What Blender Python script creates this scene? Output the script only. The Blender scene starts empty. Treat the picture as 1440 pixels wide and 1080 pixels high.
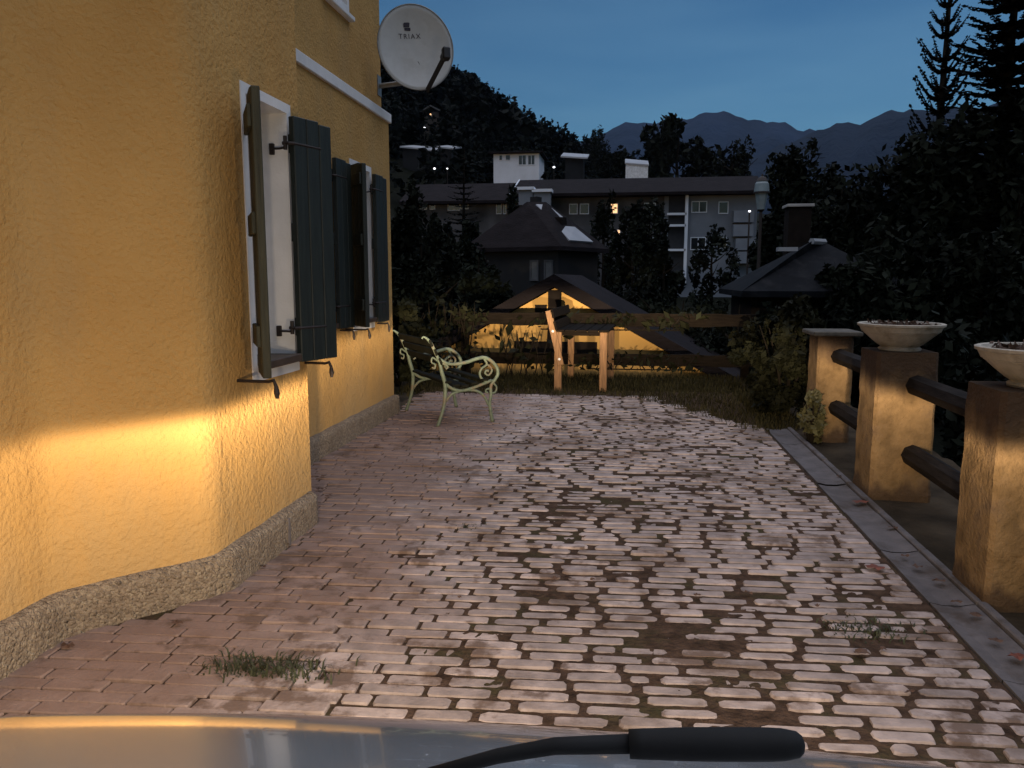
import bpy, bmesh, math, random
import numpy as np
from mathutils import Vector, Matrix, noise as mnoise
R = math.radians
random.seed(7); rng = np.random.default_rng(7)
S = bpy.context.scene
C = S.collection

# ------------------------------------------------------------------ camera
F, CX, CY, CAMZ = 1100.0, 720.0, 540.0, 1.30
YAW, PITCH = R(8.10), R(7.765)
cam = bpy.data.cameras.new('camera'); camo = bpy.data.objects.new('camera', cam); C.objects.link(camo)
cam.sensor_width = 36; cam.lens = 36 * F / 1440; cam.clip_start = 0.05; cam.clip_end = 20000
camo.location = (0, 0, CAMZ); camo.rotation_euler = (math.pi / 2 - PITCH, 0, YAW)
S.camera = camo

# ------------------------------------------------------------------ sky at dusk
W = bpy.data.worlds.new('World'); S.world = W; W.use_nodes = True
wn = W.node_tree.nodes; wl = W.node_tree.links
bg = wn['Background']
sky = wn.new('ShaderNodeTexSky'); sky.sky_type = 'NISHITA'; sky.sun_disc = False
sky.sun_elevation = R(5.0); sky.sun_rotation = R(200)
sky.air_density = 1.0; sky.dust_density = 0.3; sky.ozone_density = 4.0
# thin dusk cloud veil: low contrast noise multiplied on the sky
tc = wn.new('ShaderNodeTexCoord'); mp = wn.new('ShaderNodeMapping'); mp.inputs['Scale'].default_value = (1.6, 1.6, 9)
nz = wn.new('ShaderNodeTexNoise'); nz.inputs['Scale'].default_value = 2.2; nz.inputs['Detail'].default_value = 5
cr = wn.new('ShaderNodeValToRGB'); cr.color_ramp.elements[0].position = .3; cr.color_ramp.elements[1].position = .75
cr.color_ramp.elements[0].color = (.84, .86, .86, 1); cr.color_ramp.elements[1].color = (1.22, 1.06, .96, 1)
mx = wn.new('ShaderNodeMix'); mx.data_type = 'RGBA'; mx.blend_type = 'MULTIPLY'; mx.inputs['Factor'].default_value = 1
wl.new(tc.outputs['Generated'], mp.inputs['Vector']); wl.new(mp.outputs[0], nz.inputs['Vector'])
wl.new(nz.outputs['Fac'], cr.inputs['Fac']); wl.new(sky.outputs[0], mx.inputs['A']); wl.new(cr.outputs[0], mx.inputs['B'])
# unseen brighter zenith, added above the view to lift the ambient light
sp = wn.new('ShaderNodeSeparateXYZ'); wl.new(tc.outputs['Generated'], sp.inputs[0])
zr = wn.new('ShaderNodeMapRange'); zr.interpolation_type = 'SMOOTHSTEP'; zr.inputs['From Min'].default_value = .36; zr.inputs['From Max'].default_value = .85
wl.new(sp.outputs['Z'], zr.inputs['Value'])
ov = wn.new('ShaderNodeMix'); ov.data_type = 'RGBA'; ov.inputs['B'].default_value = (9.0, 9.5, 11.2, 1)
wl.new(zr.outputs[0], ov.inputs['Factor']); wl.new(mx.outputs['Result'], ov.inputs['A'])
wl.new(ov.outputs['Result'], bg.inputs['Color'])
bg.inputs['Strength'].default_value = 0.12
S.view_settings.view_transform = 'Standard'; S.view_settings.look = 'None'
S.view_settings.exposure = 0.0; S.view_settings.gamma = 1.0
HEAD_POWER = 1.12          # scale of the car's dipped headlights

# ------------------------------------------------------------------ helpers
_hf = Vector((-math.sin(YAW), math.cos(YAW), 0)); _r = Vector((math.cos(YAW), math.sin(YAW), 0))
_u = _hf * math.sin(PITCH) + Vector((0, 0, math.cos(PITCH))); _f = _hf * math.cos(PITCH) - Vector((0, 0, math.sin(PITCH)))
def at(px, py, Y):
    """survey helper: world point seen at photo pixel (px,py) at depth Y"""
    d = _r * ((px - CX) / F) - _u * ((py - CY) / F) + _f
    return Vector((0, 0, CAMZ)) + d * (Y / d.y)

def tag(o, label=None, cat=None, group=None, kind=None):
    if label: o['label'] = label
    if cat: o['category'] = cat
    if group: o['group'] = group
    if kind: o['kind'] = kind
    return o
def thing(name, label, cat, loc=(0, 0, 0), rz=0, group=None):
    o = bpy.data.objects.new(name, None); C.objects.link(o); o.location = loc; o.rotation_euler = (0, 0, rz)
    o.empty_display_size = .1
    return tag(o, label, cat, group)
def link(name, me, mat, parent=None, smooth=False):
    o = bpy.data.objects.new(name, me); C.objects.link(o)
    if mat is not None:
        for m in (mat if isinstance(mat, (list, tuple)) else [mat]): me.materials.append(m)
    if smooth: me.polygons.foreach_set('use_smooth', [True] * len(me.polygons))
    if parent: o.parent = parent
    return o

class MB:
    def __init__(s): s.v = []; s.f = []; s.a = []
    def add(s, vs, fs, a=0.0):
        n = len(s.v); s.v += [tuple(p) for p in vs]; s.f += [tuple(i + n for i in f) for f in fs]; s.a += [a] * len(fs)
    def box(s, x0, x1, y0, y1, z0, z1, M=None):
        vs = [Vector(p) for p in ((x0,y0,z0),(x1,y0,z0),(x1,y1,z0),(x0,y1,z0),(x0,y0,z1),(x1,y0,z1),(x1,y1,z1),(x0,y1,z1))]
        if M: vs = [M @ p for p in vs]
        s.add(vs, [(3,2,1,0),(4,5,6,7),(0,1,5,4),(1,2,6,5),(2,3,7,6),(3,0,4,7)])
    def bbox(s, x0, x1, y0, y1, z0, z1, b=.01, M=None):
        """bevelled box"""
        vs = []
        X = (x0, x1); Y = (y0, y1); Z = (z0, z1); idx = {}
        for i in (0,1):
            for j in (0,1):
                for k in (0,1):
                    sx = b if i == 0 else -b; sy = b if j == 0 else -b; sz = b if k == 0 else -b
                    for ax in range(3):
                        p = [X[i] + sx, Y[j] + sy, Z[k] + sz]; p[ax] = (X, Y, Z)[ax][(i, j, k)[ax]]
                        idx[(i, j, k, ax)] = len(vs); vs.append(Vector(p))
        fs = []
        for ax in range(3):
            o1, o2 = [(1,2),(2,0),(0,1)][ax]
            for sgn in (0,1):
                q = []
                for (a1, a2) in ((0,0),(1,0),(1,1),(0,1)):
                    k = [0,0,0]; k[ax] = sgn; k[o1] = a1; k[o2] = a2; q.append(idx[(*k, ax)])
                fs.append(q if sgn else q[::-1])
        for ax in range(3):           # edge chamfers along ax
            o1, o2 = [(1,2),(2,0),(0,1)][ax]
            for a1 in (0,1):
                for a2 in (0,1):
                    k0 = [0,0,0]; k1 = [0,0,0]; k0[ax] = 0; k1[ax] = 1
                    for k in (k0, k1): k[o1] = a1; k[o2] = a2
                    q = [idx[(*k0,o1)], idx[(*k1,o1)], idx[(*k1,o2)], idx[(*k0,o2)]]
                    fs.append(q if (a1 ^ a2) else q[::-1])
        for i in (0,1):
            for j in (0,1):
                for k in (0,1):
                    q = [idx[(i,j,k,a)] for a in range(3)]
                    fs.append(q if (i + j + k) % 2 else q[::-1])
        if M: vs = [M @ p for p in vs]
        s.add(vs, fs)
    def tube(s, path, r, n=8, cap=True, flat=None):
        path = [Vector(p) for p in path]; m = len(path)
        rs = r if isinstance(r, (list, tuple)) else [r] * m
        vs = []; prev = None
        for i, p in enumerate(path):
            t = (path[min(i+1, m-1)] - path[max(i-1, 0)])
            if t.length < 1e-9: t = Vector((0,0,1))
            t.normalize()
            if prev is None:
                ref = Vector((0,0,1)) if abs(t.z) < .9 else Vector((1,0,0))
                a = t.cross(ref).normalized()
            else:
                a = prev - t * prev.dot(t)
                a = a.normalized() if a.length > 1e-6 else t.orthogonal().normalized()
            prev = a; b = t.cross(a)
            for k in range(n):
                an = 2 * math.pi * k / n
                vs.append(p + (a * math.cos(an) + b * math.sin(an)) * rs[i])
        fs = [(i*n+k, i*n+(k+1) % n, (i+1)*n+(k+1) % n, (i+1)*n+k) for i in range(m-1) for k in range(n)]
        if cap: fs += [tuple(range(n))[::-1], tuple((m-1)*n+k for k in range(n))]
        s.add(vs, fs)
    def lathe(s, prof, c=(0,0,0), n=24, M=None):
        vs = []; c = Vector(c)
        for (r, z) in prof:
            for k in range(n):
                an = 2*math.pi*k/n; p = Vector((r*math.cos(an), r*math.sin(an), z))
                vs.append((M @ p if M else p) + c)
        m = len(prof)
        fs = [(i*n+k, i*n+(k+1) % n, (i+1)*n+(k+1) % n, (i+1)*n+k) for i in range(m-1) for k in range(n)]
        fs += [tuple(range(n))[::-1], tuple((m-1)*n+k for k in range(n))]
        s.add(vs, fs)
    def prism(s, poly, d, M=None):
        """poly in local XZ plane, extruded along +Y by d"""
        n = len(poly)
        vs = [Vector((x, 0, z)) for x, z in poly] + [Vector((x, d, z)) for x, z in poly]
        if M: vs = [M @ p for p in vs]
        s.add(vs, [tuple(range(n)), tuple(range(2*n-1, n-1, -1))] + [(i, i+n, (i+1) % n + n, (i+1) % n) for i in range(n)])
    def build(s, name, mat, parent=None, smooth=False, attr=False):
        me = bpy.data.meshes.new(name); me.from_pydata(s.v, [], s.f); 
        if attr:
            at_ = me.attributes.new('rnd', 'FLOAT', 'FACE'); at_.data.foreach_set('value', s.a)
        bm = bmesh.new(); bm.from_mesh(me); bmesh.ops.recalc_face_normals(bm, faces=bm.faces); bm.to_mesh(me); bm.free()
        return link(name, me, mat, parent, smooth)

def npmesh(name, V, Fq, mat, parent=None, smooth=False, rnd=None):
    """fast mesh from numpy verts (n,3) and quads/tris (m,k)"""
    me = bpy.data.meshes.new(name); k = Fq.shape[1]; m = len(Fq)
    me.vertices.add(len(V)); me.vertices.foreach_set('co', np.ascontiguousarray(V, np.float32).ravel())
    me.loops.add(m * k); me.loops.foreach_set('vertex_index', np.ascontiguousarray(Fq, np.int32).ravel())
    me.polygons.add(m); me.polygons.foreach_set('loop_start', np.arange(0, m*k, k, dtype=np.int32))
    if rnd is not None:
        a_ = me.attributes.new('rnd', 'FLOAT', 'FACE'); a_.data.foreach_set('value', np.ascontiguousarray(rnd, np.float32))
    me.update(calc_edges=True); me.validate()
    return link(name, me, mat, parent, smooth)

# ------------------------------------------------------------------ materials
MATS = {}
def mat(name, col, rough=.8, metal=0, var=.25, scale=4, bump=0, bscale=40, bdist=.01, col2=None, stain=None, sscale=1.5, rnd=0, coat=0, spec=.5, detail=6, stretch=None):
    if name in MATS: return MATS[name]
    m = bpy.data.materials.new(name); m.use_nodes = True; n = m.node_tree.nodes; l = m.node_tree.links
    b = n['Principled BSDF']; b.inputs['Roughness'].default_value = rough; b.inputs['Metallic'].default_value = metal
    b.inputs['Specular IOR Level'].default_value = spec
    if coat: b.inputs['Coat Weight'].default_value = coat; b.inputs['Coat Roughness'].default_value = .03
    t = n.new('ShaderNodeTexCoord'); vec = t.outputs['Object']
    if stretch:
        mp_ = n.new('ShaderNodeMapping'); mp_.inputs['Scale'].default_value = stretch; l.new(vec, mp_.inputs['Vector']); vec = mp_.outputs[0]
    nz_ = n.new('ShaderNodeTexNoise'); nz_.inputs['Scale'].default_value = scale; nz_.inputs['Detail'].default_value = detail; l.new(vec, nz_.inputs['Vector'])
    c2 = col2 if col2 else tuple(c * (1 - var) for c in col)
    r_ = n.new('ShaderNodeValToRGB'); r_.color_ramp.elements[0].position = .32; r_.color_ramp.elements[1].position = .68
    r_.color_ramp.elements[0].color = (*c2, 1); r_.color_ramp.elements[1].color = (*tuple(min(1, c*(1+var*.4)) for c in col), 1)
    l.new(nz_.outputs['Fac'], r_.inputs['Fac']); out = r_.outputs[0]
    if stain:
        n2 = n.new('ShaderNodeTexNoise'); n2.inputs['Scale'].default_value = sscale; n2.inputs['Detail'].default_value = 8; n2.inputs['Roughness'].default_value = .65
        l.new(t.outputs['Object'], n2.inputs['Vector'])
        r2 = n.new('ShaderNodeValToRGB'); r2.color_ramp.elements[0].position = .50; r2.color_ramp.elements[1].position = .66
        l.new(n2.outputs['Fac'], r2.inputs['Fac'])
        mm = n.new('ShaderNodeMix'); mm.data_type = 'RGBA'; mm.inputs['B'].default_value = (*stain, 1)
        l.new(r2.outputs[0], mm.inputs['Factor']); l.new(out, mm.inputs['A']); out = mm.outputs['Result']
    if rnd:
        a_ = n.new('ShaderNodeAttribute'); a_.attribute_name = 'rnd'
        mr = n.new('ShaderNodeMapRange'); mr.inputs['To Min'].default_value = 1 - rnd; mr.inputs['To Max'].default_value = 1 + rnd
        l.new(a_.outputs['Fac'], mr.inputs['Value'])
        mm = n.new('ShaderNodeMix'); mm.data_type = 'RGBA'; mm.blend_type = 'MULTIPLY'; mm.inputs['Factor'].default_value = 1
        l.new(out, mm.inputs['A']); l.new(mr.outputs[0], mm.inputs['B']); out = mm.outputs['Result']
    l.new(out, b.inputs['Base Color'])
    if bump:
        n3 = n.new('ShaderNodeTexNoise'); n3.inputs['Scale'].default_value = bscale; n3.inputs['Detail'].default_value = 4; n3.inputs['Roughness'].default_value = .6
        l.new(vec, n3.inputs['Vector'])
        bp = n.new('ShaderNodeBump'); bp.inputs['Strength'].default_value = bump; bp.inputs['Distance'].default_value = bdist
        l.new(n3.outputs['Fac'], bp.inputs['Height']); l.new(bp.outputs[0], b.inputs['Normal'])
    MATS[name] = m
    return m
def emit(name, col, st):
    if name in MATS: return MATS[name]
    m = bpy.data.materials.new(name); m.use_nodes = True; b = m.node_tree.nodes['Principled BSDF']
    b.inputs['Base Color'].default_value = (*col, 1); b.inputs['Emission Color'].default_value = (*col, 1); b.inputs['Emission Strength'].default_value = st
    MATS[name] = m; return m

stucco = mat('ochre_stucco', (.55, .322, .108), .92, var=.10, scale=2.2, col2=(.50, .285, .092), spec=.2)
def dirt_film(m, col):
    """trodden-in earth staining the paving near the house wall"""
    n = m.node_tree.nodes; l = m.node_tree.links; b = n['Principled BSDF']; t = n.new('ShaderNodeTexCoord')
    sx = n.new('ShaderNodeSeparateXYZ'); l.new(t.outputs['Object'], sx.inputs[0])
    nz_ = n.new('ShaderNodeTexNoise'); nz_.inputs['Scale'].default_value = 1.6; nz_.inputs['Detail'].default_value = 7; l.new(t.outputs['Object'], nz_.inputs['Vector'])
    a = n.new('ShaderNodeMath'); a.operation = 'MULTIPLY_ADD'; a.inputs[1].default_value = 2.2; l.new(nz_.outputs['Fac'], a.inputs[0]); l.new(sx.outputs['X'], a.inputs[2])
    r = n.new('ShaderNodeMapRange'); r.inputs['From Min'].default_value = .35; r.inputs['From Max'].default_value = -.25; r.inputs['To Max'].default_value = .75; l.new(a.outputs[0], r.inputs['Value'])
    mm = n.new('ShaderNodeMix'); mm.data_type = 'RGBA'; mm.inputs['B'].default_value = (*col, 1)
    old = b.inputs['Base Color'].links[0].from_socket; l.new(old, mm.inputs['A']); l.new(r.outputs[0], mm.inputs['Factor']); l.new(mm.outputs['Result'], b.inputs['Base Color'])
def aggregate(m):
    """exposed pebbles of mixed tone"""
    n = m.node_tree.nodes; l = m.node_tree.links; b = n['Principled BSDF']; t = n.new('ShaderNodeTexCoord')
    v = n.new('ShaderNodeTexVoronoi'); v.inputs['Scale'].default_value = 85; v.inputs['Randomness'].default_value = 1; l.new(t.outputs['Object'], v.inputs['Vector'])
    h = n.new('ShaderNodeSeparateColor'); l.new(v.outputs['Color'], h.inputs[0])
    r = n.new('ShaderNodeValToRGB'); r.color_ramp.elements[0].color = (.16, .12, .085, 1); r.color_ramp.elements[1].color = (.37, .30, .215, 1)
    e = r.color_ramp.elements.new(.55); e.color = (.27, .20, .14, 1); l.new(h.outputs[0], r.inputs['Fac'])
    mm = n.new('ShaderNodeMix'); mm.data_type = 'RGBA'; mm.inputs['Factor'].default_value = .6
    old = b.inputs['Base Color'].links[0].from_socket; l.new(old, mm.inputs['A']); l.new(r.outputs[0], mm.inputs['B']); l.new(mm.outputs['Result'], b.inputs['Base Color'])
    bp = n.new('ShaderNodeBump'); bp.inputs['Strength'].default_value = 1; bp.inputs['Distance'].default_value = .008; bp.invert = True
    l.new(v.outputs['Distance'], bp.inputs['Height']); o = b.inputs['Normal'].links[0].from_socket; l.new(o, bp.inputs['Normal']); l.new(bp.outputs[0], b.inputs['Normal'])
def rough_cast(m):
    """coarse float-thrown render: two scales of relief"""
    n = m.node_tree.nodes; l = m.node_tree.links; b = n['Principled BSDF']
    t = n.new('ShaderNodeTexCoord')
    a = n.new('ShaderNodeTexNoise'); a.inputs['Scale'].default_value = 38; a.inputs['Detail'].default_value = 3; a.inputs['Distortion'].default_value = .6
    v = n.new('ShaderNodeTexVoronoi'); v.inputs['Scale'].default_value = 55; v.feature = 'SMOOTH_F1'
    d = n.new('ShaderNodeTexNoise'); d.inputs['Scale'].default_value = 5; d.inputs['Detail'].default_value = 2
    for q in (a, v, d): l.new(t.outputs['Object'], q.inputs['Vector'])
    m1 = n.new('ShaderNodeMath'); m1.operation = 'MULTIPLY_ADD'; m1.inputs[1].default_value = .5
    l.new(v.outputs['Distance'], m1.inputs[0]); l.new(a.outputs['Fac'], m1.inputs[2])
    g = n.new('ShaderNodeTexNoise'); g.inputs['Scale'].default_value = 170; g.inputs['Detail'].default_value = 2; l.new(t.outputs['Object'], g.inputs['Vector'])
    m0 = n.new('ShaderNodeMath'); m0.operation = 'MULTIPLY_ADD'; m0.inputs[1].default_value = .35; l.new(g.outputs['Fac'], m0.inputs[0])
    m2 = n.new('ShaderNodeMath'); m2.operation = 'MULTIPLY_ADD'; m2.inputs[1].default_value = 1.6
    l.new(d.outputs['Fac'], m2.inputs[0]); l.new(m1.outputs[0], m0.inputs[2]); l.new(m0.outputs[0], m2.inputs[2])
    bp = n.new('ShaderNodeBump'); bp.inputs['Strength'].default_value = .75; bp.inputs['Distance'].default_value = .012
    l.new(m2.outputs[0], bp.inputs['Height']); l.new(bp.outputs[0], b.inputs['Normal'])
rough_cast(stucco)
def wall_wear(m):
    n = m.node_tree.nodes; l = m.node_tree.links; b = n['Principled BSDF']; t = n.new('ShaderNodeTexCoord')
    mp_ = n.new('ShaderNodeMapping'); mp_.inputs['Scale'].default_value = (1.6, 1.6, .35); l.new(t.outputs['Object'], mp_.inputs['Vector'])
    a = n.new('ShaderNodeTexNoise'); a.inputs['Scale'].default_value = 2.0; a.inputs['Detail'].default_value = 7; a.inputs['Roughness'].default_value = .65; l.new(mp_.outputs[0], a.inputs['Vector'])
    sx = n.new('ShaderNodeSeparateXYZ'); l.new(t.outputs['Object'], sx.inputs[0])
    h = n.new('ShaderNodeMapRange'); h.inputs['From Min'].default_value = .62; h.inputs['From Max'].default_value = .15; h.inputs['To Max'].default_value = .30; l.new(sx.outputs['Z'], h.inputs['Value'])
    ad = n.new('ShaderNodeMath'); l.new(a.outputs['Fac'], ad.inputs[0]); l.new(h.outputs[0], ad.inputs[1])
    r = n.new('ShaderNodeMapRange'); r.inputs['From Min'].default_value = .50; r.inputs['From Max'].default_value = .85; r.inputs['To Max'].default_value = .55; l.new(ad.outputs[0], r.inputs['Value'])
    mm = n.new('ShaderNodeMix'); mm.data_type = 'RGBA'; mm.inputs['B'].default_value = (.40, .28, .14, 1)
    old = b.inputs['Base Color'].links[0].from_socket; l.new(old, mm.inputs['A']); l.new(r.outputs[0], mm.inputs['Factor']); l.new(mm.outputs['Result'], b.inputs['Base Color'])
wall_wear(stucco)
white = mat('white_paint', (.82, .80, .78), .6, var=.1, scale=6, bump=.15, bscale=60)
plinth_m = mat('plinth_stone', (.29, .23, .165), .9, var=.5, scale=45, bump=1, bscale=55, bdist=.018, stain=(.16, .12, .085), sscale=5)
aggregate(plinth_m)
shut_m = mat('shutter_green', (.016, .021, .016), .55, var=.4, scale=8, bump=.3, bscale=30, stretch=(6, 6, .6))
shut_lit_m = mat('shutter_lit', (.055, .052, .028), .7, var=.45, scale=8, bump=.5, bscale=30, stretch=(8, 8, .5))  # lit copy of the shutter green: warm headlight put into its colour
iron_m = mat('black_iron', (.03, .02, .016), .6, metal=.3, var=.4, scale=30)
brown_m = mat('brown_sheet', (.07, .045, .03), .5, var=.3, scale=12)
glass_m = mat('dark_glass', (.015, .017, .02), .06, var=.1)
paver_m = mat('paver', (.375, .30, .275), .82, var=.3, scale=14, bump=.7, bscale=70, bdist=.006, stain=(.17, .12, .095), sscale=2.2, rnd=.22, spec=.35)
dirt_film(paver_m, (.20, .125, .095))
def soil_cover(m, col):
    """washed-in soil lying over parts of the bricks, with ragged edges"""
    n = m.node_tree.nodes; l = m.node_tree.links; b = n['Principled BSDF']; t = n.new('ShaderNodeTexCoord')
    a = n.new('ShaderNodeTexNoise'); a.inputs['Scale'].default_value = 7.5; a.inputs['Detail'].default_value = 9; a.inputs['Roughness'].default_value = .62
    g = n.new('ShaderNodeTexNoise'); g.inputs['Scale'].default_value = 1.1; g.inputs['Detail'].default_value = 3
    for q in (a, g): l.new(t.outputs['Object'], q.inputs['Vector'])
    at2 = n.new('ShaderNodeAttribute'); at2.attribute_name = 'rnd'
    k = n.new('ShaderNodeMath'); k.operation = 'MULTIPLY_ADD'; k.inputs[1].default_value = .55; l.new(g.outputs['Fac'], k.inputs[0]); l.new(a.outputs['Fac'], k.inputs[2])
    k2 = n.new('ShaderNodeMath'); k2.operation = 'MULTIPLY_ADD'; k2.inputs[1].default_value = .10; l.new(at2.outputs['Fac'], k2.inputs[0]); l.new(k.outputs[0], k2.inputs[2])
    r = n.new('ShaderNodeMapRange'); r.inputs['From Min'].default_value = .875; r.inputs['From Max'].default_value = .975; r.inputs['To Max'].default_value = .9; l.new(k2.outputs[0], r.inputs['Value'])
    mm = n.new('ShaderNodeMix'); mm.data_type = 'RGBA'; mm.inputs['B'].default_value = (*col, 1)
    old = b.inputs['Base Color'].links[0].from_socket; l.new(old, mm.inputs['A']); l.new(r.outputs[0], mm.inputs['Factor']); l.new(mm.outputs['Result'], b.inputs['Base Color'])
soil_cover(paver_m, (.135, .088, .066))
soil_m = mat('joint_soil', (.080, .050, .035), .95, var=.5, scale=20, bump=1, bscale=45, bdist=.02, stain=(.060, .050, .026), sscale=3.5, spec=.06)
earth_m = mat('earth', (.06, .045, .03), .95, var=.5, scale=3, bump=.8, bscale=20, bdist=.02, spec=.06)
conc_m = mat('gutter_concrete', (.125, .110, .112), .85, var=.3, scale=9, bump=.5, bscale=60, stain=(.065, .048, .040), sscale=4)
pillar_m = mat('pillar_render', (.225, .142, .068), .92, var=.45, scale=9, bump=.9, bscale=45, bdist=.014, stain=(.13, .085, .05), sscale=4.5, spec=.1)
def dark_ends(m):
    """darker brown towards the head and foot of the old render, with ragged edges"""
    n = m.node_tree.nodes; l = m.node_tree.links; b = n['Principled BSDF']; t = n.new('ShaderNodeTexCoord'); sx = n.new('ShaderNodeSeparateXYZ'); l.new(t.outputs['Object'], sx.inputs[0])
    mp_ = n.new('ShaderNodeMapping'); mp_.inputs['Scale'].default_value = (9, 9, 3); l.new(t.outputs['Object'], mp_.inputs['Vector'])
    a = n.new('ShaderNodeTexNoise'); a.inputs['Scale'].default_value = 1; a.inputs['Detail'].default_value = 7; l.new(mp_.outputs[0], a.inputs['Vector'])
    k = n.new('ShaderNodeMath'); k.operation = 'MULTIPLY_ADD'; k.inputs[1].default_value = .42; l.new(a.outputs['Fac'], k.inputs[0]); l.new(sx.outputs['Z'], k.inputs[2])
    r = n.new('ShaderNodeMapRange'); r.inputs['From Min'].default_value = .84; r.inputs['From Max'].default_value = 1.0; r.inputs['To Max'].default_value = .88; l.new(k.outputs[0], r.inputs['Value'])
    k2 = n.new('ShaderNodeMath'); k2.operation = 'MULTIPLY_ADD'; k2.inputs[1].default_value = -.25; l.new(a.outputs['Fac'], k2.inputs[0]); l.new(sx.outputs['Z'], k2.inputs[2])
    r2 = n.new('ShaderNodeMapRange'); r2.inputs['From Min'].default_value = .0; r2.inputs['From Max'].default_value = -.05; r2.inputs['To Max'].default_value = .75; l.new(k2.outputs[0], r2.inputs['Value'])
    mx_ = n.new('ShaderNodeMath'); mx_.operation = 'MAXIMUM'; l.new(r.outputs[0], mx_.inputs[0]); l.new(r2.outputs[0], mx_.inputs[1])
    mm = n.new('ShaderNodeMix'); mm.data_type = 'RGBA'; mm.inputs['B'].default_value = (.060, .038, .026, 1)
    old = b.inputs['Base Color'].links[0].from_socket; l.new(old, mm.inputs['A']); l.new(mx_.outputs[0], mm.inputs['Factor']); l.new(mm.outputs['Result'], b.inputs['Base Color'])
dark_ends(pillar_m)
bowl_m = mat('cast_stone', (.46, .41, .335), .85, var=.35, scale=12, bump=.4, bscale=60, stain=(.17, .14, .10), sscale=6)
beam_m = mat('dark_beam', (.022, .018, .016), .7, var=.5, scale=10, bump=.4, bscale=30, stretch=(4, .5, 4), spec=.06)
greeniron = mat('pale_green_iron', (.115, .145, .10), .6, var=.35, scale=22, bump=.3, bscale=80, stain=(.13, .085, .05), sscale=11)
slat_m = mat('bench_slat', (.010, .010, .007), .85, var=.4, scale=8, bump=.3, bscale=30, spec=.05)
wood_m = mat('larch_wood', (.27, .14, .06), .75, var=.4, scale=9, bump=.4, bscale=25, stretch=(9, 9, .8))
oldwood_m = mat('weathered_board', (.014, .010, .007), .85, var=.5, scale=8, bump=.6, bscale=25, stretch=(.7, 6, 9), spec=.06)
leafm = mat('dark_leaf', (.008, .010, .006), .75, var=.5, scale=2, rnd=.5, spec=.06)
leaf2m = mat('hedge_leaf', (.015, .0155, .0075), .7, var=.5, scale=3, rnd=.5, spec=.06)
needlem = mat('needle_leaf', (.005, .007, .0055), .8, var=.4, scale=2, rnd=.4, spec=.06)
barkm = mat('bark', (.018, .014, .010), .9, var=.4, scale=8, bump=.6, bscale=20, spec=.06)
grassm = mat('grass_blade', (.050, .042, .018), .8, var=.5, scale=3, rnd=.5, spec=.06)
fallm = mat('fallen_leaf', (.17, .045, .025), .7, var=.4, scale=20)
silver_m = mat('silver_paint', (.78, .79, .80), .13, metal=.72, var=.02, coat=1)
blackp = mat('black_plastic', (.012, .012, .013), .55, var=.3, scale=30)
rubber = mat('rubber', (.006, .006, .006), .8, var=.3, scale=30)
dish_m = mat('dish_enamel', (.52, .53, .52), .5, var=.08, scale=9, stain=(.44, .44, .42), sscale=4)
print_m = mat('dish_print', (.035, .03, .045), .6, var=.1)
galv_m = mat('galvanised', (.30, .30, .29), .5, metal=.6, var=.2, scale=20)
rooft_m = mat('roof_tile', (.014, .011, .012), .85, var=.4, scale=1.5, bump=.6, bscale=8, bdist=.05, stretch=(1, 1, 2.5), spec=.06)
darkwood = mat('dark_timber', (.015, .011, .009), .8, var=.4, scale=4, spec=.06)
farwall = mat('pale_render', (.17, .185, .21), .9, var=.2, scale=.6, spec=.06)
farwhite = mat('white_render', (.60, .63, .68), .85, var=.1, scale=.8)
fargrey = mat('grey_render', (.025, .025, .026), .9, var=.25, scale=.6, spec=.06)
greyroof = mat('pale_sheet_roof', (.26, .27, .29), .45, var=.15, scale=1)
gable_m = mat('gable_ochre', (.52, .30, .085), .9, var=.12, scale=2, bump=.3, bscale=20)
valleym = mat('valley_grass', (.008, .009, .005), .95, var=.5, scale=.08, bump=.5, bscale=.6, bdist=.4, spec=.06)
forestm = mat('forest_floor', (.012, .016, .009), .95, var=.5, scale=.05, spec=.06)
mountm = mat('mountain_rock', (.009, .016, .032), .95, var=.45, scale=.004, bump=.8, bscale=.01, bdist=30, spec=.06)  # rock tinted blue: distance haze put into the colour
mount2m = mat('mountain_wood', (.006, .010, .018), .95, var=.4, scale=.006, bump=.8, bscale=.02, bdist=20, spec=.06)  # wooded slope with the same blue of distance in its colour
warmwin = emit('lit_window', (1.0, .58, .28), 1.4)
coldlamp = emit('lit_lamp', (.95, .95, 1.0), 2.5)
frost_m = mat('frosted_lamp_glass', (.19, .23, .24), .4, var=.15, scale=8)

# ------------------------------------------------------------------ terrain
def ridge_z(px):          # wooded hill skyline: photo pixel column -> pixel row
    P = [(300, 20), (470, 30), (560, 62), (625, 98), (680, 128), (735, 170), (790, 205), (835, 226), (880, 245), (960, 265), (1100, 272), (1500, 285), (1900, 290)]
    for (a, ya), (b, yb) in zip(P, P[1:]):
        if px <= b: return ya + (yb - ya) * (px - a) / (b - a)
    return 290
YR = 330.0
def px_of(X, Y): return CX + F * ((X * _r.x + Y * _r.y) / (X * _f.x + Y * _f.y)) * 1.0
def hill_h(X, Y):
    if Y < 25: return -2.6
    base = -2.6 + 2.6 * min(1, (Y - 25) / 40)
    if Y <= 72: return base
    px = max(300, min(1900, px_of(X, Y)))
    zr = at(px, ridge_z(px) + 36, YR).z
    t = min(1.0, (Y - 72) / (YR - 72))
    if Y > YR: zr *= max(.2, 1 - (Y - YR) / 500)
    return base + (zr - base) * t ** .85
ys = np.concatenate([np.linspace(-40, 10, 6), np.linspace(14, 72, 12), np.linspace(80, 340, 27), np.linspace(380, 1200, 12), np.linspace(1500, 9000, 10)])
NX = 60
V = []; 
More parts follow.
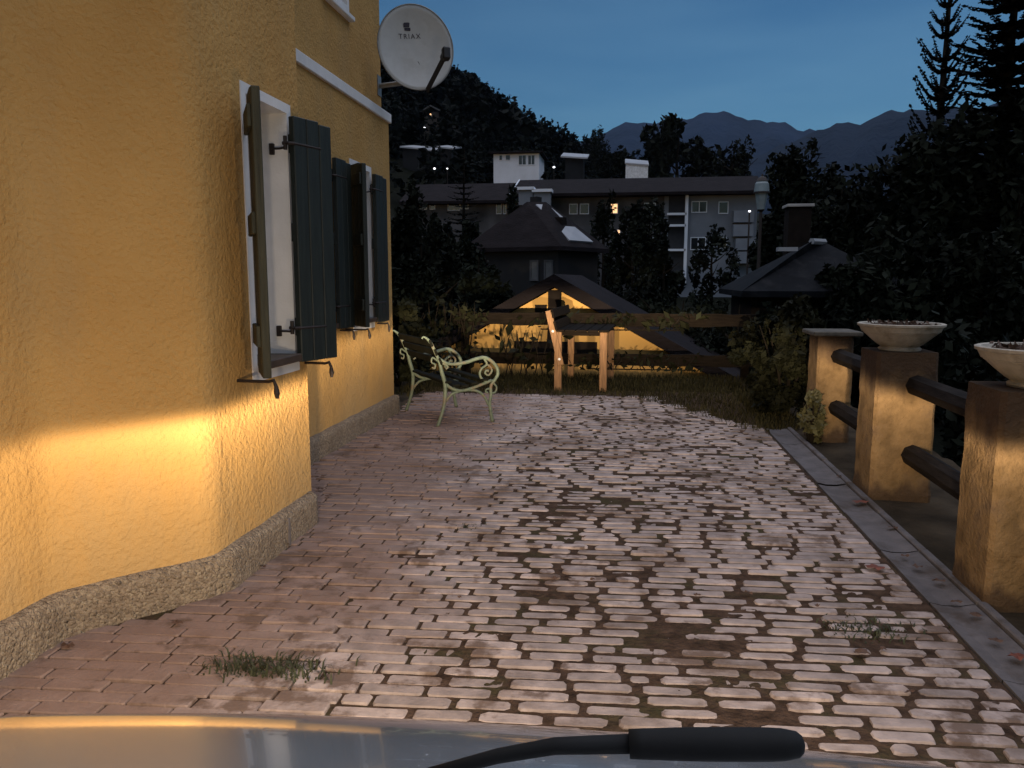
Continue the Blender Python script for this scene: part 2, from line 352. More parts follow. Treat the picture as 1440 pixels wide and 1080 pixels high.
for y in ys:
    w = 60 + max(0, y) * 1.6
    for k in range(NX):
        x = -w + 2 * w * k / (NX - 1) - .1 * max(y, 0)
        V.append((x, y, hill_h(x, y) + (mnoise.noise(Vector((x * .03, y * .03, 0))) * min(5, y * .02) if y > 80 else 0)))
Fq = [(j*NX+k, j*NX+k+1, (j+1)*NX+k+1, (j+1)*NX+k) for j in range(len(ys)-1) for k in range(NX-1)]
tag(npmesh('terrain', np.array(V), np.array(Fq), valleym, smooth=True), kind='structure')

def mountain(name, prof, Y, m, depth, jag, seed):
    n0 = 140; rows = 14; V = []
    xs = [p[0] for p in prof]
    for j in range(rows):
        t = j / (rows - 1) * 2 - 1           # -1 front foot .. 0 crest .. 1 back foot
        for k in range(n0):
            px = xs[0] + (xs[-1] - xs[0]) * k / (n0 - 1)
            py = np.interp(px, xs, [p[1] for p in prof])
            p = at(px, py, Y)
            h = p.z + jag * (mnoise.fractal(Vector((px * .06, seed, 0)), 1, 2, 4))
            s = (1 - abs(t)) ** .9
            q = mnoise.fractal(Vector((px * .03, t * 3, seed)), 1, 2, 4) * depth * .06 * abs(t) * (1 - abs(t)) * 4
            V.append((p.x * (1 + t * depth / Y), Y + t * depth, max(-5, h * s + q) if abs(t) < 1 else -5))
    Fq = [(j*n0+k, j*n0+k+1, (j+1)*n0+k+1, (j+1)*n0+k) for j in range(rows-1) for k in range(n0-1)]
    tag(npmesh(name, np.array(V), np.array(Fq), m, smooth=True), kind='structure')
mountain('mountain', [(500, 300), (700, 230), (800, 204), (832, 186), (850, 174), (880, 166), (915, 159), (945, 154), (975, 158), (990, 152), (1015, 146), (1040, 150), (1060, 158), (1100, 166), (1145, 175), (1180, 182), (1260, 200), (1400, 230), (1700, 300)], 4200, mountm, 1400, 14, 3)
mountain('mountain_slope', [(900, 300), (1060, 215), (1110, 190), (1150, 173), (1180, 164), (1240, 152), (1300, 146), (1380, 140), (1500, 120), (1800, 110), (2100, 160)], 3200, mount2m, 1200, 9, 9)

# ------------------------------------------------------------------ foliage builders
def leaf_quads(P, size, N=None, aspect=1.6, jitter=.4):
    """one leaf-sized quad per point with random orientation"""
    n = len(P)
    a = rng.normal(size=(n, 3)); a /= np.linalg.norm(a, axis=1)[:, None]
    b = rng.normal(size=(n, 3)); b -= a * (a * b).sum(1)[:, None]; b /= np.linalg.norm(b, axis=1)[:, None]
    s = size * (1 + jitter * rng.uniform(-1, 1, n))[:, None]
    a = a * s * aspect * .5; b = b * s * .5
    V = np.stack([P - a, P + b * .8, P + a, P - b * .8], 1).reshape(-1, 3)
    return V, np.arange(4 * n).reshape(n, 4)
def crown_points(n, c, rad, clumps=26, fill=.35):
    """points gathered in clumps spread through an ellipsoid, with gaps between"""
    d = rng.normal(size=(clumps, 3)); d /= np.linalg.norm(d, axis=1)[:, None]
    cc = d * (rng.uniform(.35, 1, clumps) ** .6)[:, None]
    sz = rng.uniform(.16, .36, clumps)
    k = rng.integers(0, clumps, n)
    e = rng.normal(size=(n, 3)); e /= np.linalg.norm(e, axis=1)[:, None]
    p = cc[k] + e * (sz[k] * rng.uniform(.2, 1, n) ** .5)[:, None]
    return np.array(c) + p * np.array(rad), k
def foliage(name, n, c, rad, size, m, parent, clumps=26):
    P, k = crown_points(n, c, rad, clumps)
    V, Fq = leaf_quads(P, size)
    tone = rng.uniform(0, 1, clumps)
    return npmesh(name, V, Fq, m, parent, rnd=np.clip(tone[k] + rng.normal(0, .15, n), 0, 1))
def limbs(mb, h, w, k=6, r0=.15):
    mb.tube([(0, 0, -.3), (.03*w, .02*w, h*.35), (-.02*w, .03*w, h*.6), (.02*w, 0, h*.9)], [r0, r0*.75, r0*.5, r0*.12], 8)
    for i in range(k):
        a = 2.4 * i + random.random(); z = h * (.3 + .45 * i / k); l = w * random.uniform(.5, .8)
        mb.tube([(0, 0, z), (math.cos(a)*l*.5, math.sin(a)*l*.5, z + l*.3), (math.cos(a)*l, math.sin(a)*l, z + l*.75)], [r0*.4, r0*.25, r0*.06], 6)
def tree(px, ytop, Y, wpx, label, z0=None, group=None, n=5000, leaf=None, m=None, name='tree', clumps=34, low=.22):
    top = at(px, ytop, Y); z0 = hill_h(top.x, Y) if z0 is None else z0
    h = top.z - z0; w = wpx * Y / F / 2
    t = thing(name, label, 'tree', (top.x, Y, z0), 0, group)
    mb = MB(); limbs(mb, h, w, 7, max(.06, h * .022)); mb.build('trunk', barkm, t)
    zc = h * (low + (1 - low) / 2)
    foliage('crown', n, (0, 0, zc), (w * .88, w * .88, h * (1 - low) / 2 * .92), leaf or max(.09, w * .085), m or leafm, t, clumps)
    return t
def bush(x, y, z0, h, w, d, label, n=3000, leaf=.07, m=None, group=None, name='bush', clumps=22, cat='bush'):
    t = thing(name, label, cat, (x, y, z0), 0, group)
    mb = MB()
    for i in range(7):
        a = i * .9; mb.tube([(0, 0, -.05), (math.cos(a)*w*.15, math.sin(a)*d*.15, h*.4), (math.cos(a)*w*.36, math.sin(a)*d*.36, h*.8)], [.02, .014, .004], 5)
    mb.build('stem', barkm, t)
    foliage('foliage', n, (0, 0, h * .5), (w * .46, d * .46, h * .47), leaf, m or leaf2m, t, clumps)
    return t
def conifer(x, y, z0, h, w, label, group=None, rows=26, per=9, name='conifer', upturn=.25, seg=12, nl=.5, droop=.18):
    """spruce: whorls of boughs, every bough a row of needle sprays"""
    t = thing(name, label, 'tree', (x, y, z0), 0, group)
    mb = MB(); mb.tube([(0, 0, -.3), (0, 0, h * .5), (.02 * w, 0, h)], [h * .018, h * .011, h * .002], 8)
    P = []; A = []; B = []
    for i in range(rows):
        f = (i + .5) / rows; z = h * (.12 + .87 * (f + random.uniform(-.3, .3) / rows)); L = w * .5 * (1 - f) ** .8 * random.uniform(.75, 1.15) + w * .03
        for k in range(per):
            an = 2 * math.pi * (k / per) + i * 1.3 + random.uniform(-.3, .3); l = L * random.uniform(.65, 1.15)
            dx, dy = math.cos(an), math.sin(an)
            path = []
            for q in range(seg + 1):
                s = q / seg
                path.append(Vector((dx*l*s, dy*l*s, z - droop*l*s + upturn*l*s*s)))
            mb.tube([path[0], path[seg//2], path[-1]], [h*.0035, h*.002, h*.0006], 4, cap=False)
            for q in range(1, seg + 1):
                p = path[q]; d = (path[q] - path[q-1]).normalized(); side = Vector((-dy, dx, 0))
                for sg in (-1, 1, 0):
                    s = q / seg; ln = l * nl * (1 - s * .75) * random.uniform(.35, .75) if sg else l * .16
                    v = (d * .75 + side * sg * .8 + Vector((0, 0, random.uniform(-.35, .15)))).normalized() * ln
                    wd = v.cross(Vector((random.uniform(-.8,.8), random.uniform(-.8,.8), 1))).normalized() * max(.004 * h, ln * .34)
                    P += [p - wd * .5, p + v * .5 - wd, p + v, p + v * .5 + wd]
    mb.build('trunk', barkm, t)
    P = np.array([tuple(p) for p in P]); nq = len(P) // 4
    npmesh('crown', P, np.arange(nq * 4).reshape(nq, 4), needlem, t, rnd=rng.uniform(0, 1, nq))
    return t

# ------------------------------------------------------------------ the terrace
mb = MB(); mb.box(-9, 2.35, -6, 10.55, -3.2, -.034); tag(mb.build('terrace_ground', earth_m), kind='structure')
# joint bed: soil that stands higher in patches, so some pavers sink under it
nx, ny = 300, 420; V = []
for j in range(ny):
    for i in range(nx):
        x = -2.3 + 3.538 * i / (nx - 1); y = -.6 + 9.7 * j / (ny - 1)
        q = mnoise.fractal(Vector((x * 1.7, y * 1.2, 5)), 1, 2, 4)
        V.append((x, y, -.0056 - .0025 * min(1, max(0, (-.55 - x) * 2)) + .0028 * q + .0024 * mnoise.noise(Vector((x * 30, y * 30, 0)))))
Fq = [(j*nx+i, j*nx+i+1, (j+1)*nx+i+1, (j+1)*nx+i) for j in range(ny-1) for i in range(nx-1)]
tag(npmesh('soil_bed', np.array(V), np.array(Fq), soil_m, smooth=True), kind='structure')
mb = MB()
def paver(x0, x1, y0, y1, zt, ero):
    cx, cy = (x0+x1)/2, (y0+y1)/2; hx, hy = (x1-x0)/2, (y1-y0)/2
    tx, ty = random.gauss(0, .008), random.gauss(0, .014); a = random.random()
    def ring(ix, iy, c, z, jit):
        o = []
        for sx, sy, first in ((-1,-1,0),(1,-1,1),(1,1,0),(-1,1,1)):
            pts = [(-sx*0, 0)]
            p1 = (sx*(hx-ix-c*random.uniform(.4,1.6)), sy*(hy-iy)); p2 = (sx*(hx-ix), sy*(hy-iy-c*random.uniform(.4,1.2)))
            for p in ((p1, p2) if first == 1 else (p2, p1)) if False else ((p2, p1) if sx*sy > 0 else (p1, p2)):
                o.append((cx + p[0] + random.uniform(-jit, jit), cy + p[1] + random.uniform(-jit, jit), z))
        return o
    c = .004 + ero * .012
    lo = ring(0, 0, c, -.05, 0); mid = ring(.001, .001, c, zt - .004 - ero*.003, .0012); hi = ring(.004 + ero*.002, .003 + ero*.002, c, zt, .0015 + ero*.0025)
    hi = [(x, y, z + (x-cx)*tx + (y-cy)*ty) for x, y, z in hi]
    fs = []
    for b in (0, 8):
        fs += [(b+i, b+(i+1) % 8, b+8+(i+1) % 8, b+8+i) for i in range(8)]
    fs.append(tuple(range(16, 24)))
    mb.add([(x, y + .055 * x, z) for x, y, z in lo + mid + hi], fs, a)      # courses run a touch askew to the wall
y = -.5; row = 0
while y < 8.75:
    off = (row % 2) * .1 + random.uniform(-.025, .025); x = -2.35 + off + (.06 if row % 3 == 0 else 0)
    while x < 1.235:
        w = .208 + random.uniform(-.012, .012)
        if random.random() < .13: w = random.choice((.10, .14, .25))
        e = max(0, min(1, (x + 1.15) * 1.6)) * max(.25, min(1, (1.35 - x) * 2.2))          # wide eroded joints mid court, tight by the house
        e *= .75 + .5 * mnoise.noise(Vector((x*.9, y*.9, 2)))
        e = max(.05, min(1.1, e))
        gx = .0025 + e * random.uniform(.007, .022); gy = .002 + e * random.uniform(.005, .0105)
        x0, x1 = x + gx, min(x + w, 1.232) - gx
        lim = 8.62 + .12 * mnoise.noise(Vector((x*3, 0, 0)))
        if x > .15: lim -= (x - .15) * 1.75 + .15 * mnoise.noise(Vector((x*6, 3, 0)))
        wallx = -1.99 if y < 2.45 else (-1.6 - max(0, 2.9 - y) * .86 if y < 3.88 else -2.14)
        if x1 - x0 > .04 and y + .055 * x < lim and not (x1 < wallx) and not (y > 7.25 and x < -2.3):
            z = random.gauss(0, .0028) - .004 * abs(mnoise.noise(Vector((x*2, y*2, 8))))
            paver(x0, x1, y + gy, y + .066 - gy, z, e)
        x += w
    y += .066; row += 1
tag(mb.build('pavement', paver_m, attr=True), kind='structure')
# drainage gutter along the right edge: slabs with a shallow dish, then a narrow kerb
mb = MB(); y = -.5
while y < 6.9:
    L = .62; x0 = 1.245
    z = random.gauss(-.004, .002)
    for (a, b, za, zb) in ((0, .05, z+.004, z-.006), (.05, .115, z-.006, z-.006), (.115, .17, z-.006, z+.006)):
        mb.add([(x0+a, y, za), (x0+b, y, zb), (x0+b, y+L-.006, zb), (x0+a, y+L-.006, za)], [(0,1,2,3)])
    mb.add([(x0, y, z+.004), (x0, y+L-.006, z+.004), (x0, y+L-.006, -.06), (x0, y, -.06)], [(0,1,2,3)])
    mb.bbox(x0+.178, x0+.215, y, y+L-.004, -.06, .016 + random.gauss(0, .003), .006)
    y += L
tag(mb.build('gutter', conc_m), kind='structure')
mb = MB(); nn = 60
for j in range(nn):
    for i in range(8):
        pass
V = []; nx, ny = 14, 120
for j in range(ny):
    for i in range(nx):
        x = 1.455 + .9 * i / (nx-1); yy = -.6 + 11 * j / (ny-1)
        V.append((x, yy, -.012 + .02 * mnoise.fractal(Vector((x*5, yy*5, 1)), 1, 2, 3)))
Fq = [(j*nx+i, j*nx+i+1, (j+1)*nx+i+1, (j+1)*nx+i) for j in range(ny-1) for i in range(nx-1)]
tag(npmesh('earth_strip', np.array(V), np.array(Fq), earth_m, smooth=True), kind='structure')
# lawn beyond the paving
nb = 15000
gx = rng.uniform(-2.6, 1.62, nb * 2); gy = rng.uniform(6.3, 10.5, nb * 2)
lim = np.where(gx > .15, 8.55 - (gx - .15) * 1.75, 8.6) + rng.normal(0, .10, nb * 2)
k = (gy > lim) & ~((gx > 1.24) & (gy < 6.9)) & ~((gx < -2.15) & (gy < 7.4)); gx = gx[k]; gy = gy[k]; nb = len(gx)
hh = rng.uniform(.02, .06, nb); an = rng.uniform(0, 6.28, nb); ln = rng.uniform(.0, .05, nb); aw = rng.uniform(0, 6.28, nb)
B = np.stack([gx, gy, np.full(nb, -.03)], 1); Wd = np.stack([np.cos(aw), np.sin(aw), np.zeros(nb)], 1) * .005
T = B + np.stack([np.cos(an)*ln, np.sin(an)*ln, hh + .03], 1)
V = np.stack([B - Wd, B + Wd, T + Wd * .2, T - Wd * .2], 1).reshape(-1, 3)
tag(npmesh('grass', V, np.arange(4*nb).reshape(nb, 4), grassm, rnd=rng.uniform(0, 1, nb)), 'short dull grass growing beyond the end of the paving', 'grass', kind='stuff')

# ------------------------------------------------------------------ the ochre house
house = thing('yellow_house', 'ochre rendered house with green shutters at the left edge of the paved court', 'house', (-3.5, 3, 0))
H0 = Vector((3.5, -3, 0))          # world -> house-local
def hl(x, y, z): return Vector((x, y, z)) + H0
ZT = 5.6; ZB = 2.73
W1 = (3.33, 3.75, .90, 2.09); W2 = (5.22, 5.70, .93, 2.20); W3 = (6.24, 6.70, .93, 2.20)
U1 = (3.33, 3.79, 3.42, 4.7); U2 = (5.9, 6.38, 3.46, 4.75)
mb = MB()
def face(p, q, z0, z1, holes=(), n=1):
    """vertical wall from plan point p to q with rectangular holes given as (s0,s1,z0,z1) along it"""
    p = Vector((*p, 0)); q = Vector((*q, 0)); L = (q - p).length; d = (q - p) / L
    ss = sorted({0, L, *[h[0] for h in holes], *[h[1] for h in holes]}); zs = sorted({z0, z1, *[h[2] for h in holes], *[h[3] for h in holes]})
    for a, b in zip(ss, ss[1:]):
        for e, f in zip(zs, zs[1:]):
            if any(h[0] - 1e-6 <= a and b <= h[1] + 1e-6 and h[2] - 1e-6 <= e and f <= h[3] + 1e-6 for h in holes): continue
            mb.add([p + d*a + H0 + Vector((0,0,e)), p + d*b + H0 + Vector((0,0,e)), p + d*b + H0 + Vector((0,0,f)), p + d*a + H0 + Vector((0,0,f))], [(0,1,2,3)])
XA, XC, XD = -2.03, -1.645, -2.20; Y1, Y2, Y3, Y4 = 2.46, 2.90, 3.90, 7.30
face((XA, -4), (XA, Y1 - .07), -.1, ZT)
# softly rounded bends of the render between the facets
def bend(a, b, c, k=9):
    P = [Vector(a).lerp(Vector(b), t).lerp(Vector(b).lerp(Vector(c), t), t) for t in np.linspace(0, 1, k)]
    for u, v in zip(P, P[1:]): face(tuple(u), tuple(v), -.1, ZT)
dA = Vector((XC - XA, Y2 - Y1)).normalized(); pA = Vector((XA, Y1)) + dA * .07; pC = Vector((XC, Y2)) - dA * .07
bend((XA, Y1 - .07), (XA, Y1), tuple(pA)); face(tuple(pA), tuple(pC), -.1, ZT); bend(tuple(pC), (XC, Y2), (XC, Y2 + .07))
Y2b = Y2 + .07
face((XC, Y2b), (XC, Y3), -.1, ZT, [(W1[0]-Y2b, W1[1]-Y2b, W1[2], W1[3]), (U1[0]-Y2b, U1[1]-Y2b, U1[2], U1[3])])
face((XC, Y3), (XD, Y3), -.1, ZT)
face((XD, Y3), (XD, Y4), -.1, ZB, [(w[0]-Y3, w[1]-Y3, w[2], w[3]) for w in (W2, W3)])
XU = XD - .05; YU = Y4 - .05
face((XU, Y3), (XU, YU), ZB, ZT, [(U2[0]-Y3, U2[1]-Y3, U2[2], U2[3])])
face((XD, Y4), (-7, Y4), -.1, ZB); face((XU, YU), (-7, YU), ZB, ZT)
face((-7, -4), (-7, Y4), -.1, ZT); face((-7, -4), (XA, -4), -.1, ZT)
mb.add([hl(XD, Y3, ZB), hl(XD, Y4, ZB), hl(XU, YU, ZB), hl(XU, Y3, ZB)], [(0,1,2,3)])
mb.add([hl(XD, Y4, ZB), hl(-7, Y4, ZB), hl(-7, YU, ZB), hl(XU, YU, ZB)], [(0,1,2,3)])
mb.build('wall', stucco, house)
mb = MB()
poly = [(-1.35, -4.6), (-1.35, Y3 + .5), (-1.65, Y3 + .9), (-1.65, Y4 + .6), (-7.6, Y4 + .6), (-7.6, -4.6)]
mb.add([hl(x, y, ZT) for x, y in poly] + [hl(x, y, ZT + .16) for x, y in poly] + [hl(-4.3, -1, ZT + 2.6), hl(-4.3, 4.6, ZT + 2.6)],
       [tuple(range(6))] + [(i, (i+1) % 6, (i+1) % 6 + 6, i + 6) for i in range(6)] + [(6, 7, 13, 12), (7, 8, 13), (8, 9, 13), (9, 10, 13), (10, 11, 12, 13), (11, 6, 12)])
mb.build('roof', rooft_m, house)
# plinth: rough stone course, standing proud of the render
mb = MB(); random.seed(3)
def plinth(pts, top, proud=.045):
    P = [];
    for (p, q) in zip(pts, pts[1:]):
        p = Vector((*p, 0)); q = Vector((*q, 0)); n = max(2, int((q - p).length / .03)); d = (q-p).normalized(); nrm = Vector((d.y, -d.x, 0))
        for i in range(n + (q == Vector((*pts[-1], 0)))): P.append((p + (q - p) * i / n, nrm))
    V = []; rows = [(.0, -.06, 0), (.0, top*.35, 1), (.0, top*.7, 1), (0, top - .02, 1), (-.018, top, .5), (-.06, top + .006, .2)]
    for p, nrm in P:
        for (o, z, j) in rows:
            jj = j * .008 * mnoise.fractal(Vector((p.x*14, p.y*14, z*20)), 1, 2, 3)
            V.append(p + nrm * (o + jj) + Vector((0, 0, z + (.006 * mnoise.noise(Vector((p.x*9, p.y*9, 2))) if z > .1 else 0))) + H0)
    k = len(rows)
    mb.add(V, [(i*k+j, (i+1)*k+j, (i+1)*k+j+1, i*k+j+1) for i in range(len(P)-1) for j in range(k-1)])
plinth([(-1.985, -1.5), (-1.985, 2.44), (-1.94, 2.52), (-1.65, 2.86), (-1.60, 2.95), (-1.598, Y3 - .03), (-1.66, Y3 + .02), (-2.3, Y3 + .03)], .165)
plinth([(-2.148, Y3), (-2.148, Y4 + .02), (-2.20, Y4 + .05), (-2.6, Y4 + .05)], .165)
mb.build('plinth', plinth_m, house, smooth=True)
mb = MB(); mb.box(-1.601 + H0.x, -1.592 + H0.x, 3.49 + H0.y, 3.505 + H0.y, 0, .135); mb.build('cable_cover', conc_m, house)
mb = MB(); mb.bbox(XD - .10 + H0.x, XD + .022 + H0.x, Y3 + .002 + H0.y, Y4 + .03 + H0.y, ZB - .01, ZB + .075, .006); mb.build('cornice', white, house)
def window(w, X, sill_col=brown_m, sur=.045, dark_sill=True):
    y0, y1, z0, z1 = w; D = .17
    yy = lambda a: a + H0.y
    mb = MB(); x0 = X + H0.x
    # painted reveal and surround
    for a, b, c, d in ((y0 - sur, y0, z0 - .07, z1 + sur), (y1, y1 + sur, z0 - .07, z1 + sur), (y0, y1, z1, z1 + sur), (y0, y1, z0 - .07, z0)):
        mb.box(x0 - D, x0 + .005, yy(a), yy(b), c, d)
    win = mb.build('window', white, house)
    mb = MB(); fx = x0 - D
    for a, b, c, d in ((y0, y0 + .055, z0, z1), (y1 - .055, y1, z0, z1), (y0 + .055, y1 - .055, z0, z0 + .06), (y0 + .055, y1 - .055, z1 - .06, z1), ((y0+y1)/2 - .02, (y0+y1)/2 + .02, z0 + .06, z1 - .06)):
        mb.box(fx - .05, fx + .002, yy(a) + .001, yy(b) - .001, c + .001, d - .001)
    mb.build('frame', white, win)
    mb = MB(); mb.box(fx - .04, fx - .028, yy(y0 + .03), yy(y1 - .03), z0 + .03, z1 - .03); mb.build('pane', glass_m, win)
    if dark_sill:
        mb = MB()
        mb.bbox(x0 - D + .004, x0 + .045, yy(y0) + .004, yy(y1) - .004, z0 + .002, z0 + .018, .003)
        mb.bbox(x0 + .03, x0 + .055, yy(y0 - .05), yy(y1 + .03), z0 - .015, z0 + .024, .005)
        mb.build('sill', sill_col, win)
    else:
        mb = MB(); mb.bbox(x0 - .1, x0 + .05, yy(y0 - .06), yy(y1 + .06), z0 - .11, z0 - .071, .006); mb.build('sill', white, win)
    return win
for w, X in ((W1, XC), (W2, XD), (W3, XD)): window(w, X)
window(U1, XC, dark_sill=False); window(U2, XU, dark_sill=False)
def shutter(w, X, side, ang, wd, col=shut_m, dy=.02, dx=.035):
    """board shutter hung on a pintle at one jamb; side -1 near jamb, +1 far jamb; ang = degrees off the wall plane"""
    y0, y1, z0, z1 = w; yj = y0 - dy if side < 0 else y1 + dy; zb, zt = z0 - .02, z1 - .02
    M = Matrix.Translation(hl(X + dx, yj, 0)) @ Matrix.Rotation(-side * R(ang), 4, 'Z')
    if side < 0: M = M @ Matrix.Scale(-1, 4, (0, 1, 0))
    # local frame: +Y away from hinge along the leaf, +X out from the wall
    mb = MB(); nb = 3; bw = wd / nb
    for i in range(nb):
        a, b = i * bw + .002, (i + 1) * bw - .002
        top = zt - (.035 if i == nb - 1 else 0)
        mb.bbox(0, .036, a, b, zb, top if i < nb - 1 else zt - .012, .004, M)
    for z in (zb + .13, (zb + zt) / 2, zt - .17):
        mb.bbox(-.018, .001, .012, wd - .012, z, z + .09, .004, M)
    sh = mb.build('shutter', col, house)
    for z in (zb + .17, zt - .13):
        mb = MB()
        mb.tube([M @ Vector((.03, wd * .7, z)), M @ Vector((.031, .0, z)), M @ Vector((.02, -.02, z)), M @ Vector((-.012, -.026, z + .001))], .009, 6)
        p = M @ Vector((.0, -.022, z)); mb.tube([p - Vector((0,0,.03)), p + Vector((0,0,.035))], .010, 8)
        jy = (yj + .055 + H0.y) if side < 0 else (yj - .055 + H0.y)
        q = Vector((X + H0.x - .075, (w[0] if side < 0 else w[1]) + H0.y + (.004 if side < 0 else -.004), z - .018))
        mb.tube([p + Vector((0,0,-.018)), Vector((p.x - .045, q.y + (.014 if side < 0 else -.014), z - .018)), Vector((q.x, q.y + (.012 if side < 0 else -.012), z - .018))], .006, 6)
        mb.bbox(q.x - .012, q.x + .012, q.y - .01, q.y + .012, z - .045, z + .008, .002)
        mb.build('hinge', iron_m, sh)
    mb = MB()      # holdback with its hanging weight under the leaf
    p = M @ Vector((.012, wd * .62, zb - .012)); wp = Vector((X + H0.x, p.y, p.z - .01))
    mb.tube([wp, p + Vector((.02, 0, -.012)), p + Vector((.045, 0, -.005))], .0075, 6)
    mb.tube([p + Vector((.04, 0, 0)), p + Vector((.05, .004, -.03)), p + Vector((.052, .006, -.06)), p + Vector((.052, .006, -.085))], [.006, .008, .013, .007], 7)
    mb.build('holdback', iron_m, sh)
    return sh
shutter(W1, XC, -1, 30, .25, shut_lit_m, dy=.055); shutter(W1, XC, 1, 20, .27, dy=-.03, dx=.022)
shutter(W2, XD, -1, 20, .25); shutter(W2, XD, 1, 4, .27); shutter(W3, XD, -1, 40, .25, dy=.12); shutter(W3, XD, 1, 3, .27, dy=-.04)

# ------------------------------------------------------------------ satellite dish on the corner
dc = Vector((-1.81, 6.86, 3.26)); n = Vector((.40, -.90, .10)).normalized()
sd = thing('satellite_dish', 'grey white satellite dish lettered TRIAX on the upper corner of the yellow house', 'satellite dish', tuple(dc))
up = (Vector((0, 0, 1)) - n * n.z).normalized(); rt = up.cross(n)
M = Matrix((( rt.x, up.x, n.x, 0), (rt.y, up.y, n.y, 0), (rt.z, up.z, n.z, 0), (0, 0, 0, 1)))
roll = Matrix.Rotation(R(6), 4, 'Z'); MD = M @ roll
A_, B_ = .325, .362; rings = 10; seg = 48; V = []; Fq = []
def bowl(r): return .075 * (r * r - 1)
mb = MB(); vs = []
for side, dz in ((0, 0), (1, -.006)):
    for i in range(rings + 1):
        r = max(.001, i / rings)
        for k in range(seg):
            a = 2*math.pi*k/seg; vs.append(MD @ Vector((A_*r*math.cos(a), B_*r*math.sin(a), bowl(r) + dz)))
fs = []
for side in (0, 1):
    o = side * (rings + 1) * seg
    for i in range(rings):
        for k in range(seg): fs.append((o+i*seg+k, o+i*seg+(k+1) % seg, o+(i+1)*seg+(k+1) % seg, o+(i+1)*seg+k))
for k in range(seg): fs.append((rings*seg+k, rings*seg+(k+1) % seg, (2*rings+1)*seg+(k+1) % seg, (2*rings+1)*seg+k))
mb.add(vs, fs); ring = [MD @ Vector((A_*math.cos(2*math.pi*k/seg), B_*math.sin(2*math.pi*k/seg), -.002)) for k in range(seg + 1)]
refl = mb.build('reflector', dish_m, sd, smooth=True)
mb = MB(); mb.tube(ring, .006, 6, cap=False); mb.build('rim', galv_m, refl, smooth=True)
def dz_at(x, y): return bowl(math.hypot(x / A_, y / B_)) + .003
def decal_text(txt, cx, cy, size):
    cu = bpy.data.curves.new('t', 'FONT'); cu.body = txt; cu.size = size; cu.align_x = 'CENTER'; cu.space_character = 1.25
    o = bpy.data.objects.new('t', cu); C.objects.link(o); bpy.context.view_layer.update()
    me = bpy.data.meshes.new_from_object(o.evaluated_get(bpy.context.evaluated_depsgraph_get())); C.objects.unlink(o); bpy.data.objects.remove(o)
    for v in me.vertices:
        x, y = v.co.x + cx, v.co.y + cy; v.co = MD @ Vector((x, y, dz_at(x, y)))
    return me
link('lettering', decal_text('TRIAX', -.03, .095, .058), print_m, refl)
mb = MB()
def patch(pts):
    mb.add([MD @ Vector((x, y, dz_at(x, y))) for x, y in pts], [tuple(range(len(pts)))])
lx, ly, ls = -.045, .190, .030      # square emblem: two stacked blocks with a light gap and a notch
patch([(lx-ls, ly-ls*.1), (lx+ls*.7, ly-ls*.1), (lx+ls*.9, ly+ls), (lx+ls*.5, ly+ls*1.15), (lx-ls*.7, ly+ls*1.1), (lx-ls, ly+ls*.8)])
patch([(lx-ls*.8, ly-ls*1.0), (lx+ls*.8, ly-ls*1.1), (lx+ls, ly-ls*.9), (lx+ls, ly-ls*.2), (lx-ls*.8, ly-ls*.2)])
mb.build('emblem', print_m, refl)
foot = MD @ Vector((.05, -B_ - .005, .0)); tip = at(627, 76, 6.42) - dc
mb = MB(); d = (tip - foot).normalized(); sdv = d.cross(Vector((0, -1, .2))).normalized()
for s in (-1, 1): mb.tube([foot + sdv*.012*s, tip + sdv*.012*s], .014, 6)
mb.build('feed_arm', blackp, sd)
mb = MB(); Ml = Matrix.Translation(tip) @ n.to_track_quat('Z', 'Y').to_matrix().to_4x4()
mb.bbox(-.032, .032, -.05, .05, -.03, .04, .012, Ml); mb.lathe([(.03, 0), (.034, -.03), (.034, -.075), (.028, -.08)], tip, 16, n.to_track_quat('Z', 'Y').to_matrix().to_4x4())
mb.build('receiver', blackp, sd, smooth=False)
mb = MB(); bk = MD @ Vector((0, -.12, bowl(.35) - .01)); wallp = Vector((XU, 7.2, 3.03)) - dc
mb.tube([wallp, Vector((bk.x, bk.y + .14, wallp.z))], .022, 10); mb.tube([Vector((bk.x, bk.y + .14, wallp.z - .08)), Vector((bk.x, bk.y + .14, bk.z + .1))], .022, 10)
mb.tube([Vector((bk.x, bk.y + .14, bk.z)), bk], .03, 8)
mb.bbox(wallp.x - .004, wallp.x + .008, wallp.y - .06, wallp.y + .045, wallp.z - .09, wallp.z + .09, .003)
mb.build('wall_bracket', galv_m, sd)

